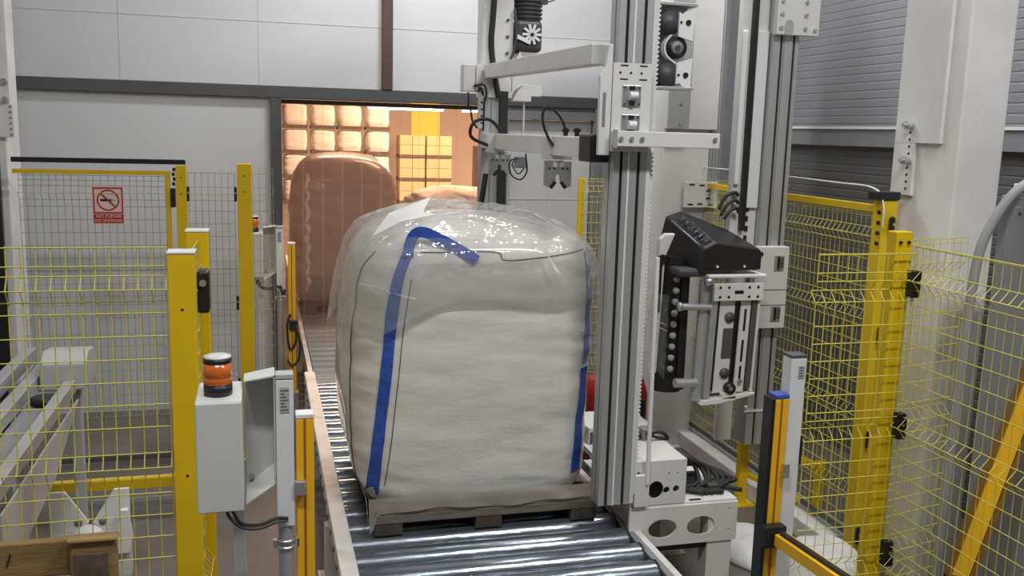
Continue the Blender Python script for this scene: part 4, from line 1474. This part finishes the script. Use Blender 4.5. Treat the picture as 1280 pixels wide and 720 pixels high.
# cover: sloped black hood
xl, xr = 2.60, 3.00
hood = MB()
vs = [(2.60, 5.18, 1.775), (3.02, 5.18, 1.79), (3.02, 5.18, 1.905), (2.995, 5.18, 1.925), (2.70, 5.18, 1.965), (2.615, 5.18, 1.925),
      (2.50, 5.62, 1.86), (3.02, 5.62, 1.86), (3.02, 5.60, 1.96), (2.99, 5.60, 2.0), (2.64, 5.60, 2.125), (2.54, 5.60, 2.09)]
hood.add(vs, [(0, 1, 2, 3, 4, 5), (11, 10, 9, 8, 7, 6), (0, 5, 11, 6), (5, 4, 10, 11), (4, 3, 9, 10), (3, 2, 8, 9), (2, 1, 7, 8), (1, 0, 6, 7)])
cvh = hood.build('hood', COVER, fh, 0.012)
for xx in (2.715, 2.90):
    MB().cyl((xx, 5.179, 1.815), (xx, 5.172, 1.815), 0.008, n=10).build('hood_screw', ALUL, cvh)
# glossy embossed lettering strokes along the sloping left edge of the hood
A_ = Vector((2.655, 5.20, 1.957))
B_ = Vector((2.595, 5.57, 2.113))
U_ = (B_ - A_).normalized()
S_ = Vector((vs[4][0] - vs[5][0], 0, vs[4][2] - vs[5][2])).normalized()
N_ = U_.cross(S_).normalized()
if N_.z < 0:
    N_ = -N_
q = MB()
random.seed(3)
for i in range(6):
    c0 = Vector((2.6575, 5.18, 1.946)) + U_ * (0.055 + i * 0.055)
    for (a, b2, c2, d2) in ([(-.03, -.015, .03, -.015), (.03, -.015, .025, .015), (-.03, .012, .0, .012)], [(-.03, 0, .03, 0), (-.02, -.015, .015, .018)], [(-.028, -.015, .028, .015), (-.028, .012, .02, -.016)])[i % 3]:
        q.tube([c0 + S_ * a + U_ * b2 + N_ * 0.008, c0 + S_ * c2 + U_ * d2 + N_ * 0.008], 0.006, 5)
q.build('hood_lettering', GLOSSMARK, cvh)
MB().tube([Vector(vs[5]) + Vector((-0.004, 0.05, 0.02)), Vector(vs[11]) + Vector((-0.008, -0.12, -0.02))], 0.003, 5).build('hood_edge', ZINC, cvh)
# front frame (slotted plates, post)
q = MB().box(2.655, 3.055, 5.16, 5.34, 1.745, 1.765)
q.build('top_plate', WHITEP, fh, 0.006)
MB().lathe((2.67, 5.19, 1.70), [(0.03, 0), (0.03, 0.043)], 14).build('corner_knob', ZINC, fh)
q = MB().box(2.70, 3.04, 5.165, 5.185, 1.60, 1.71)
fp = q.build('cross_plate', WHITEP, fh, 0.004)
q = MB()
for xx in (2.74, 2.80, 2.94, 3.0):
    for zz in (1.625, 1.685):
        q.cyl((xx, 5.1645, zz), (xx, 5.162, zz), 0.009, n=8)
q.box(2.84, 2.90, 5.162, 5.1645, 1.645, 1.665)
q.build('plate_hole', BLACK, fp)
sh = lambda x, z: x - 0.028 * (1.6 - z)


def slant(name, x0, x1, y0, y1, z0, z1, m, parent, bevel=0.0):
    mb = MB()
    mb.prism([(sh(x0, z0), z0), (sh(x1, z0), z0), (sh(x1, z1), z1), (sh(x0, z1), z1)], 'y', y0, y1)
    return mb.build(name, m, parent, bevel)


slant('frame_plate', 2.76, 2.87, 5.20, 5.215, 1.0, 1.60, WHITEM, fh, 0.003)
slant('frame_plate', 2.91, 2.98, 5.20, 5.215, 1.0, 1.60, WHITEM, fh, 0.003)
slant('frame_channel', 2.745, 2.758, 5.19, 5.25, 1.02, 1.60, BLACK, fh)
slant('frame_channel', 2.872, 2.885, 5.19, 5.25, 1.05, 1.60, BLACK, fh)
slant('frame_channel', 2.985, 3.02, 5.19, 5.25, 1.03, 1.60, DARKST, fh)
slant('frame_side', 2.70, 2.744, 5.19, 5.30, 0.97, 1.60, ALU, fh, 0.003)
slant('frame_side', 3.022, 3.04, 5.19, 5.30, 1.0, 1.60, WHITEM, fh, 0.003)
slant('back_sheet', 2.74, 3.03, 5.30, 5.31, 1.0, 1.60, MIDST, fh)
for (z0, z1) in ((1.40, 1.54), (1.20, 1.34), (1.08, 1.17)):
    slant('long_slot', 2.937, 2.952, 5.197, 5.1995, z0, z1, BLACK, fh)
slant('black_window', 2.80, 2.868, 5.19, 5.1995, 1.23, 1.42, DARKST, fh, 0.003)
for zz in (1.49, 1.13):
    MB().lathe((sh(2.835, zz), 5.20, zz), [(0.033, -0.012), (0.033, 0.0)], 20, 'y').build('disc', DARKST, fh)
q = MB().lathe((sh(2.87, 1.045), 5.18, 1.035), [(0.036, -0.02), (0.036, 0.018)], 20, 'y').build('wheel', BLACK, fh)
MB().box(2.842, 2.866, 5.155, 5.159, 1.024, 1.048).build('wheel_nut', ZINC, q)
MB().cyl((2.93, 5.199, 1.075), (2.93, 5.18, 1.075), 0.014, n=10).build('lock_nut', ZINC, fh)
q = MB().prism([(2.66, 0.93), (2.78, 0.935), (3.03, 0.985), (3.03, 1.0), (2.68, 0.96)], 'y', 5.17, 5.32)
q.build('bottom_plate', WHITEP, fh, 0.003)
MB().box(2.80, 2.90, 5.17, 5.20, 0.965, 1.005).build('foot_block', WHITEP, fh, 0.003)
# grey tube posts and roller axles at left
MB().cyl((2.655, 5.24, 0.95), (2.675, 5.24, 1.72), 0.035, n=18).build('tube_post', ALU, fh)
MB().cyl((2.705, 5.22, 0.97), (2.725, 5.22, 1.70), 0.018, n=12).build('tube_post', ALU, fh)
MB().cyl((2.49, 5.20, 1.565), (2.70, 5.20, 1.555), 0.022, n=14).build('axle', ALU, fh)
MB().lathe((2.485, 5.20, 1.565), [(0.03, -0.008), (0.03, 0.012)], 14, 'x').build('axle_head', ZINC, fh)
MB().cyl((2.49, 5.21, 1.075), (2.64, 5.22, 1.065), 0.03, n=14).build('axle', ALU, fh)
MB().cyl((2.52, 5.42, 0.98), (2.545, 5.42, 1.85), 0.10, n=28).build('film_roll', BLACK, fh)
# chain of white studs on the black roll
for i in range(9):
    zz = 1.72 - i * 0.072
    MB().lathe((2.505 - 0.007 * (1.72 - zz) / 0.1 * 0.3, 5.30, zz), [(0.015, -0.02), (0.021, -0.01), (0.021, 0.0), (0.015, 0.02)], 12, 'y').build('roller_stud', PIPE, fh)
MB().box(2.545, 2.60, 5.30, 5.36, 1.0, 1.75).build('roller_guard', BLACK, fh, 0.01)
q = MB().prism([(2.375, 1.10), (2.43, 1.10), (2.45, 1.85), (2.49, 1.95), (2.51, 2.0), (2.44, 2.0), (2.405, 1.965)], 'y', 5.36, 5.40)
q.build('film_guard', WHITEP, fh, 0.01)
q = MB().box(2.41, 2.425, 5.348, 5.3595, 1.5, 1.85)
q.cyl((2.425, 5.34, 1.84), (2.425, 5.36, 1.84), 0.03, n=12)
q.build('guard_lever', BLACK, fh)
MB().box(2.47, 2.66, 5.2, 5.5, 1.745, 1.80).build('motor_block', MOTOR, fh, 0.02)

# stretched film from the carriage to the bag
fw = MB()
vs, fsx = [], []
a0, a1 = Vector((2.46, 5.30, 1.45)), Vector((1.80, 5.05, 1.60))
nu, nv = 24, 14
for i in range(nu + 1):
    u = i / nu
    for j in range(nv + 1):
        v = j / nv
        zt = 1.62 + (1.72 - 1.62) * u - v * (0.55 - 0.20 * math.sin(PI * u))
        p = a0.lerp(a1, u)
        p.z = zt
        p.y += 0.02 * noise.noise(Vector((u * 5, v * 12, 0))) + 0.012 * math.sin(v * 40 + u * 3) * (1 - abs(v - .5))
        vs.append(p)
for i in range(nu):
    for j in range(nv):
        a = i * (nv + 1) + j
        fsx.append((a, a + 1, a + nv + 2, a + nv + 1))
fw.add(vs, fsx, True)
fwo = tag(fw.build('stretch_film', WEB), 'clear stretch film web between the film carriage and the bag', 'plastic film')
for dz, ll in ((0.0, 20), (-0.035, 14)):
    MB().tube([vs[i * (nv + 1) + 5] + Vector((0, -0.004, dz)) for i in range(ll)], 0.0022, 5).build('film_glint', WHITEP, fwo)  # white threads painting the shine streaks on the film

# --- things standing behind the base
t = thing('valve_cabinet', (2.35, 5.4, 0.612), 'small white box with dark front on the machine base', 'box')
MB().box(2.02, 2.46, 5.45, 5.80, 0.62, 0.73).build('body', WHITEP, t, 0.006)
MB().box(2.03, 2.44, 5.445, 5.4495, 0.625, 0.70).build('front_panel', DARKST, t)
MB().bar((2.2, 5.40, 0.66), (2.26, 5.40, 0.62), 0.02, 0.03).build('lever', WHITEP, t)
tl = thing('machine_table', (2.2, 5.6, 0), 'white low table behind the machine base carrying the small box', 'table')
MB().box(1.99, 2.56, 5.3, 5.9, 0.58, 0.619).build('top', WHITEM, tl, 0.003)
for xx in (2.04, 2.50):
    for yy in (5.36, 5.84):
        MB().box(xx - 0.03, xx + 0.03, yy - 0.03, yy + 0.03, 0, 0.58).build('leg', WHITEM, tl, 0.003)
rd = thing('red_tank', (2.7, 6.6, 0), 'red tank with black hose fittings standing behind the front column', 'tank')
MB().lathe((2.66, 6.62, 0), [(0.16, 0.02), (0.24, 0.06), (0.25, 0.3), (0.25, 0.62), (0.22, 0.72), (0.10, 0.76)], 28).build('tank_body', RED, rd)
MB().box(2.74, 2.80, 6.34, 6.365, 0.35, 0.62).build('tank_handle', BLACK, rd, 0.008)
MB().tube(smooth_path([(2.45, 6.38, 0.7), (2.42, 6.36, 0.6), (2.40, 6.38, 0.45), (2.42, 6.4, 0.25)], 5), 0.02, 8).build('tank_hose', RUBBER, rd)
cb = thing('cable_bundle', (2.35, 4.8, 0.613), 'tangle of black cables and hoses on the machine base frame', 'cables')
random.seed(5)
for i in range(7):
    r_ = random.random
    x = 2.26 + 0.04 * i
    pts = [(2.236, 4.60 + 0.03 * i, 0.70 + 0.012 * i), (x + 0.04, 4.62 + 0.02 * i, 0.80 - 0.02 * i), (x + 0.12, 4.66, 0.74 - 0.015 * i), (x + 0.10 + 0.03 * r_(), 4.60, 0.66), (x + 0.02, 4.56 + 0.05 * r_(), 0.635), (x + 0.15 * r_(), 4.52, 0.63)]
    MB().tube(smooth_path([(px_, py_, max(pz_, 0.63)) for px_, py_, pz_ in pts], 6), 0.013, 8).build('cable', RUBBER, cb)
for (x, y, z, sx_, sy_, sz_) in ((2.42, 4.55, 0.613, .07, .06, .05), (2.35, 4.70, 0.613, .08, .06, .06), (2.48, 4.62, 0.613, .05, .05, .04)):
    MB().box(x, x + sx_, y, y + sy_, z, z + sz_).build('connector', MOTOR, cb, 0.01)
vc = thing('air_valve', (2.2, 4.9, 0.866), 'small black valve block with loops on the base box', 'valve')
MB().box(2.10, 2.16, 4.78, 4.86, 0.867, 0.93).build('body', MIDST, vc, 0.004)
MB().tube(smooth_path([(2.16, 4.80, 0.90), (2.22, 4.78, 0.91), (2.26, 4.78, 0.87), (2.20, 4.77, 0.88), (2.12, 4.77, 0.91)], 6), 0.010, 8).build('hose', RUBBER, vc)
MB().bar((1.93, 4.80, 0.885), (2.10, 4.80, 0.885), 0.02, 0.02).build('rail', BLACK, vc)

# plastic sack on the floor at right, and a floor shine shaped as a heap
def heap(name, label, cx, cy, rx, ry, h, seed):
    mb = MB()
    vs, fs = [], []
    nr, nt = 12, 36
    for i in range(nr + 1):
        ph = (PI / 2) * i / nr
        for k in range(nt):
            th = 2 * PI * k / nt
            r = math.cos(ph) ** 0.7 if i < nr else 0.02
            p = Vector((cx + rx * r * math.cos(th), cy + ry * r * math.sin(th), 0.004 + h * math.sin(ph)))
            q = Vector((p.x * 4 + seed, p.y * 4, p.z * 4))
            w = noise.noise(q) * 0.10 + noise.noise(q * 2.5) * 0.04
            p += Vector((math.cos(th) * w * 0.5, math.sin(th) * w * 0.5, abs(w) * 0.6 * math.sin(ph)))
            p.z = max(p.z, 0.003)
            vs.append(p)
    for i in range(nr):
        for k in range(nt):
            fs.append((i * nt + k, i * nt + (k + 1) % nt, (i + 1) * nt + (k + 1) % nt, (i + 1) * nt + k))
    fs.append(tuple(range(nt))[::-1])
    fs.append(tuple(nr * nt + k for k in range(nt)))
    mb.add(vs, fs, True)
    return tag(mb.build(name, SACK), label, 'plastic sack')


heap('sack_and_shine', 'crumpled white plastic heap on the floor behind the white post', 3.08, 4.35, 0.28, 0.3, 0.34, 1.0)
heap('sack_and_shine', 'whitish floor shine shaped as a flat white heap beside the base frame', 2.95, 5.0, 0.22, 0.3, 0.10, 7.0)  # shine on the floor built as a low white mound


# ================================================================ SENSOR STATIONS
def station(ox, oy, near):
    """white post with bracketed enclosure and beacon; ox, oy = post centre"""
    w = 'near' if near else 'far'
    t = thing('signal_post', (ox, oy, 0), 'white post with grey switch box and orange beacon, %s' % ('in the left foreground' if near else 'small, before the curtain doorway'), 'signal post')
    MB().box(ox - 0.03, ox + 0.03, oy - 0.03, oy + 0.03, 1.20, 1.735).build('post', ALUL, t, 0.003)
    MB().box(ox - 0.031, ox + 0.031, oy - 0.031, oy + 0.031, 1.737, 1.755).build('post_cap', LABEL, t, 0.003)
    lb = MB().box(ox - 0.016, ox + 0.016, oy - 0.0325, oy - 0.0302, 1.62, 1.71).build('label_plate', LABEL, t)
    q = MB()
    for i in range(7):
        q.box(ox - 0.013, ox + 0.013 - 0.006 * (i % 3), oy - 0.0338, oy - 0.0326, 1.628 + i * 0.0115, 1.632 + i * 0.0115)
    q.build('label_print', LABELD, lb)
    MB().cyl((ox, oy, 0.01), (ox, oy, 1.205), 0.027, n=18).build('pole', ALU, t)
    MB().box(ox - 0.09, ox + 0.09, oy - 0.09, oy + 0.09, 0, 0.012).build('foot', ALU, t)
    q = MB()
    for dz in (0, 0.025):
        q.lathe((ox, oy, 1.11 + dz), [(0.032, 0), (0.032, 0.009)], 18)
    q.bar((ox - 0.045, oy, 1.127), (ox + 0.045, oy, 1.127), 0.02, 0.03)
    q.build('pole_clamp', ZINC, t)
    # folded sheet bracket, open towards the camera
    br = MB()
    x0, x1 = ox - 0.135, ox - 0.032
    br.add([(x0, oy - 0.02, 1.735), (x1, oy - 0.02, 1.75), (x1, oy + 0.10, 1.75), (x0, oy + 0.08, 1.735)], [(0, 1, 2, 3)])
    br.add([(x0, oy - 0.02, 1.29), (x1, oy - 0.02, 1.36), (x1, oy + 0.10, 1.40), (x0, oy + 0.08, 1.33)], [(0, 1, 2, 3)])
    br.add([(x0, oy + 0.08, 1.735), (x1, oy + 0.10, 1.75), (x1, oy + 0.10, 1.40), (x0, oy + 0.08, 1.33)], [(0, 1, 2, 3)])
    br.add([(x1, oy - 0.02, 1.75), (x1, oy - 0.02, 1.36), (x1, oy + 0.10, 1.40), (x1, oy + 0.10, 1.75)], [(0, 1, 2, 3)])
    o = br.build('bracket', BOXM, t)
    sd = o.modifiers.new('solid', 'SOLIDIFY')
    sd.thickness = 0.005
    q = MB()
    for zz in (1.70, 1.36):
        q.cyl((x0 + 0.02, oy + 0.075, zz), (x0 + 0.02, oy + 0.06, zz), 0.008, n=8)
    q.build('bracket_screw', ZINC, o)
    MB().box(ox - 0.185, ox - 0.14, oy + 0.06, oy + 0.10, 0.0, 1.33).build('support_post', ALUL, t, 0.003)
    # enclosure
    ex0, ex1 = ox - 0.285, ox - 0.139
    e = MB().box(ex0, ex1, oy - 0.19, oy + 0.06, 1.335, 1.715).build('enclosure', BOXM, t, 0.006)
    MB().box(ex0 + 0.001, ex1 - 0.001, oy - 0.20, oy - 0.192, 1.34, 1.712).build('enclosure_lid', BOXM, t, 0.004)
    bx_, by_ = ox - 0.215, oy - 0.10
    bc = MB().lathe((bx_, by_, 1.716), [(0.043, 0), (0.046, 0.002), (0.046, 0.035), (0.042, 0.036)], 28).build('beacon_base', BLACK, t)
    MB().lathe((bx_, by_, 1.753), [(0.044, 0), (0.046, 0.002), (0.046, 0.022), (0.044, 0.024), (0.046, 0.026), (0.045, 0.072)], 28).build('beacon_lens', ORANGE, t)
    tp_ = MB().lathe((bx_, by_, 1.826), [(0.046, 0), (0.046, 0.014)], 28).build('beacon_cap', BLACK, t)
    MB().lathe((bx_, by_, 1.8405), [(0.045, 0), (0.044, 0.006), (0.02, 0.010)], 28).build('cap_disc', BOXM, tp_)
    gl = MB().cyl((ox - 0.20, oy - 0.06, 1.333), (ox - 0.20, oy - 0.06, 1.295), 0.011, n=10)
    gl.build('cable_gland', ZINC, t)
    for dz in (0.0, 0.014):
        MB().tube(smooth_path([(ox - 0.20 + dz, oy - 0.06, 1.30), (ox - 0.19 + dz, oy - 0.062, 1.265 + dz), (ox - 0.15, oy - 0.065, 1.225 + dz), (ox - 0.09, oy - 0.062, 1.215 + dz), (ox - 0.035, oy - 0.05, 1.228 + dz), (ox + 0.005, oy - 0.033, 1.225 + dz * .5)], 6), 0.006, 8).build('cable', RUBBER if dz else MOTOR, t)
    return t


station(0.068, 3.24, True)
station(0.149, 8.18, False)


def curtain_post(x, y, z0, z1, label, w=0.062, cap=None, left_black=False):
    t = thing('light_curtain', (x, y, 0), label, 'light curtain')
    MB().box(x - w / 2, x + w / 2, y - 0.03, y + 0.03, z0, z1).build('housing', YEL2, t, 0.003)
    MB().box(x - 0.005, x + 0.003, y - 0.0315, y - 0.0302, z0, z1).build('groove', mat('dark_orange_line', (0.35, 0.10, 0.01), 0.5), t)
    c = MB().box(x - w / 2 - 0.001, x + w / 2 + 0.001, y - 0.031, y + 0.031, z1 + 0.001, z1 + 0.018).build('end_cap', cap or WHITEP, t, 0.003)
    return t


t = curtain_post(0.137, 3.26, 0.2, 1.585, 'yellow light curtain bar left of the near conveyor rail')
MB().box(0.099, 0.137, 3.20, 3.228, 1.315, 1.365).build('clamp', ZINC, t, 0.003)
MB().box(0.10, 0.175, 3.22, 3.30, 0, 0.2).build('foot', ALU, t, 0.004)
t = curtain_post(0.245, 8.14, 0.3, 1.60, 'yellow light curtain bar beside the doorway, far away')
MB().box(0.20, 0.29, 8.09, 8.19, 0, 0.3).build('foot', ALU, t)
for pts in ([(0.23, 8.10, 1.0), (0.20, 8.08, 0.9), (0.22, 8.08, 0.7), (0.27, 8.08, 0.75), (0.28, 8.08, 0.9)], [(0.25, 8.09, 0.9), (0.30, 8.08, 0.8), (0.30, 8.08, 0.62), (0.24, 8.08, 0.55), (0.2, 8.08, 0.6)], [(0.15, 8.11, 1.25), (0.17, 8.09, 1.18), (0.19, 8.09, 1.22)]):
    MB().tube(smooth_path(pts, 6), 0.010, 6).build('cable', RUBBER, t)
MB().box(0.22, 0.29, 8.08, 8.105, 0.86, 0.95).build('connector', BLACK, t, 0.008)

t = curtain_post(1.985, 3.20, 0.2, 1.585, 'yellow light curtain bar with blue cap in the right foreground', 0.060, BLUECAP)
MB().box(1.938, 1.953, 3.165, 3.235, 0.2, 1.59).build('black_edge', BLACK, t, 0.003)
MB().box(1.955, 2.015, 3.16, 3.24, 0, 0.2).build('foot', ALU, t, 0.004)
MB().box(2.005, 2.03, 3.15, 3.168, 1.26, 1.32).build('clamp', ZINC, t, 0.003)
c = MB().box(1.925, 2.02, 3.12, 3.168, 0.98, 1.07).build('black_clamp', BLACK, t, 0.006)
t = thing('signal_post', (2.05, 3.22, 0), 'plain white aluminium post with small label in the right foreground', 'signal post')
MB().box(2.022, 2.090, 3.185, 3.25, 0.012, 1.745).build('post', ALUL, t, 0.003)
MB().box(2.021, 2.091, 3.184, 3.251, 1.746, 1.758).build('post_cap', DARKST, t, 0.002)
lb = MB().box(2.055, 2.082, 3.1825, 3.1848, 1.665, 1.715).build('label_plate', LABEL, t)
q = MB()
for i in range(4):
    q.box(2.058, 2.079 - 0.004 * (i % 2), 3.1815, 3.1824, 1.672 + i * 0.011, 1.676 + i * 0.011)
q.build('label_print', LABELD, lb)
MB().box(1.98 + 0.036, 2.13, 3.17, 3.28, 0, 0.012).build('foot', ALU, t)
MB().box(2.092, 2.105, 3.19, 3.22, 1.30, 1.42).build('clip', BLACK, t, 0.003)
# horizontal light curtain arm running towards the camera
t = thing('light_curtain', (2.1, 2.9, 0.95), 'yellow horizontal bar running forward from the black clamp at right', 'light curtain')
MB().bar((1.99, 3.115, 1.02), (2.07, 2.2, 1.02), 0.06, 0.05).build('housing', YEL2, t, 0.003)
MB().bar((1.985, 3.10, 1.052), (2.068, 2.2, 1.052), 0.022, 0.012).build('black_edge', BLACK, t)
MB().box(2.03, 2.10, 2.15, 2.2, 0, 1.06).build('stand', ALU, t, 0.003)

# ================================================================ RIGHT EDGE: cabinet, conduit, leaning yellow beam
t = thing('electrical_cabinet', (3.85, 3.4, 0), 'tall grey electrical cabinet at the right picture edge', 'cabinet')
MB().box(3.55, 4.2, 3.1, 3.86, 0.05, 2.36).build('body', CABG, t, 0.006)
MB().box(3.58, 4.17, 3.13, 3.83, 0, 0.05).build('plinth', DARKST, t)
MB().box(3.545, 3.5495, 3.16, 3.80, 0.10, 2.31).build('door', CABG, t, 0.003)
MB().cyl((3.549, 3.72, 2.28), (3.540, 3.72, 2.28), 0.008, n=8).build('lock', DARKST, t)
MB().box(3.56, 3.60, 3.72, 3.80, 2.362, 2.42).build('cable_gland', WHITEP, t, 0.006)
t = thing('conduit_pipe', (3.42, 3.75, 0), 'grey plastic conduit arching down in front of the white column', 'pipe')
pts = [(3.72, 3.66, 2.44), (3.62, 3.70, 2.45), (3.52, 3.74, 2.38), (3.44, 3.78, 2.22), (3.40, 3.80, 2.05), (3.395, 3.82, 1.7), (3.40, 3.84, 1.0), (3.42, 3.86, 0.02)]
MB().tube(smooth_path(pts, 8), 0.024, 14).build('pipe', PIPE, t)
MB().cyl((3.66, 3.68, 2.45), (3.70, 3.665, 2.447), 0.036, n=14).build('pipe_coupling', WHITEP, t)
t = thing('leaning_yellow_beam', (3.33, 3.5, 0), 'yellow steel beam leaning behind the right mesh panel', 'beam')
B0, B1, BU = Vector((3.15, 3.42, 0.58)), Vector((3.47, 3.42, 1.618)), Vector((-0.6, -0.8, 0.25))
MB().bar(B0, B1, 0.075, 0.04, BU).build('beam', YEL2, t, 0.004)
n_ = (B1 - B0).normalized().cross(BU).normalized() * 0.05
for sg in (1, -1):
    MB().bar(B0 + n_ * sg, B1 + n_ * sg, 0.022, 0.07, BU).build('flange', mat('brown_flange', (0.20, 0.10, 0.02), 0.5), t)
MB().box(3.095, 3.185, 3.38, 3.46, 0.0, 0.60).build('foot', BLACK, t, 0.008)

# ================================================================ LEFT BEHIND THE MESH: transfer rails and brackets
t = thing('transfer_conveyor', (-1.25, 4.8, 0), 'inclined-looking aluminium transfer rails behind the left mesh fence', 'conveyor')
MB().box(-1.115, -1.055, 3.95, 5.85, 1.04, 1.11).build('side_rail', ALU, t, 0.004)
MB().box(-1.13, -1.116, 3.95, 5.85, 1.06, 1.09).build('rail_groove', BLACK, t)
MB().box(-1.33, -1.26, 4.0, 6.2, 1.06, 1.13).build('side_rail', ALU, t, 0.004)
MB().box(-1.45, -1.38, 4.0, 6.3, 1.10, 1.18).build('side_rail', ALU, t, 0.004)
MB().box(-1.378, -1.332, 4.0, 6.2, 1.05, 1.08).build('belt', BLACK, t)
MB().box(-1.258, -1.132, 4.0, 5.8, 1.03, 1.05).build('belt', MIDST, t)
MB().lathe((-1.16, 5.45, 1.03), [(0.08, 0.021), (0.08, 0.06), (0.05, 0.065)], 20).build('black_disc', BLACK, t)
MB().prism([(5.72, 1.05), (6.12, 1.05), (6.12, 1.16), (6.02, 1.24), (5.85, 1.26), (5.74, 1.2)], 'x', -1.25, -1.0).build('end_housing', CABH, t, 0.01)
for yy in (4.3, 5.9):
    for xx in (-1.42, -1.09):
        MB().box(xx - 0.03, xx + 0.03, yy - 0.03, yy + 0.03, 0, 1.04).build('leg', CABH, t, 0.003)
MB().add([(-1.05, 4.0, 1.0), (-1.05, 5.7, 1.0), (-1.05, 5.0, 0.78), (-1.05, 4.0, 0.70)], [(0, 1, 2, 3)]).build('side_panel', CABH, t).modifiers.new('solid', 'SOLIDIFY').thickness = 0.01
t = thing('bracket_stand', (-0.95, 5.5, 0), 'white twin gusset bracket stand low behind the left mesh', 'bracket')
for (xa, s_) in ((-1.08, 1), (-0.86, -1)):
    g = MB().prism([(xa - s_ * 0.10, 0.52), (xa - s_ * 0.02, 0.52), (xa + s_ * 0.10, 0.33), (xa + s_ * 0.06, 0.28), (xa - s_ * 0.10, 0.28)], 'y', 5.48, 5.50)
    o = g.build('gusset', WHITEP, t, 0.003)
    MB().lathe((xa + s_ * 0.045, 5.476, 0.335), [(0.022, -0.004), (0.022, 0.003)], 14, 'y').build('hole', MIDST, o)
MB().box(-1.18, -0.76, 5.44, 5.54, 0.0, 0.28).build('base', BOXM, t, 0.004)
MB().prism([(-0.80, 0.42), (-0.76, 0.42), (-0.74, 0.25), (-0.76, 0.16), (-0.82, 0.16), (-0.82, 0.28)], 'y', 5.40, 5.44).build('hook', WHITEP, t, 0.003)
MB().lathe((-0.97, 5.40, 0.0), [(0.09, 0.0), (0.09, 0.26), (0.075, 0.31), (0.04, 0.335)], 20).build('white_dome', WHITEP, t)
t = thing('guard_rail', (-1.0, 6.3, 0), 'low yellow guard rail on two stubs near the far fence', 'guard rail')
MB().box(-1.35, -0.42, 6.30, 6.36, 0.20, 0.27).build('rail', YEL, t, 0.004)
MB().box(-1.30, -0.45, 6.29, 6.37, 0.08, 0.12).build('rail', MIDST, t, 0.004)
for xx in (-1.3, -0.48):
    MB().box(xx - 0.025, xx + 0.025, 6.305, 6.355, 0, 0.20).build('stub', MIDST, t)
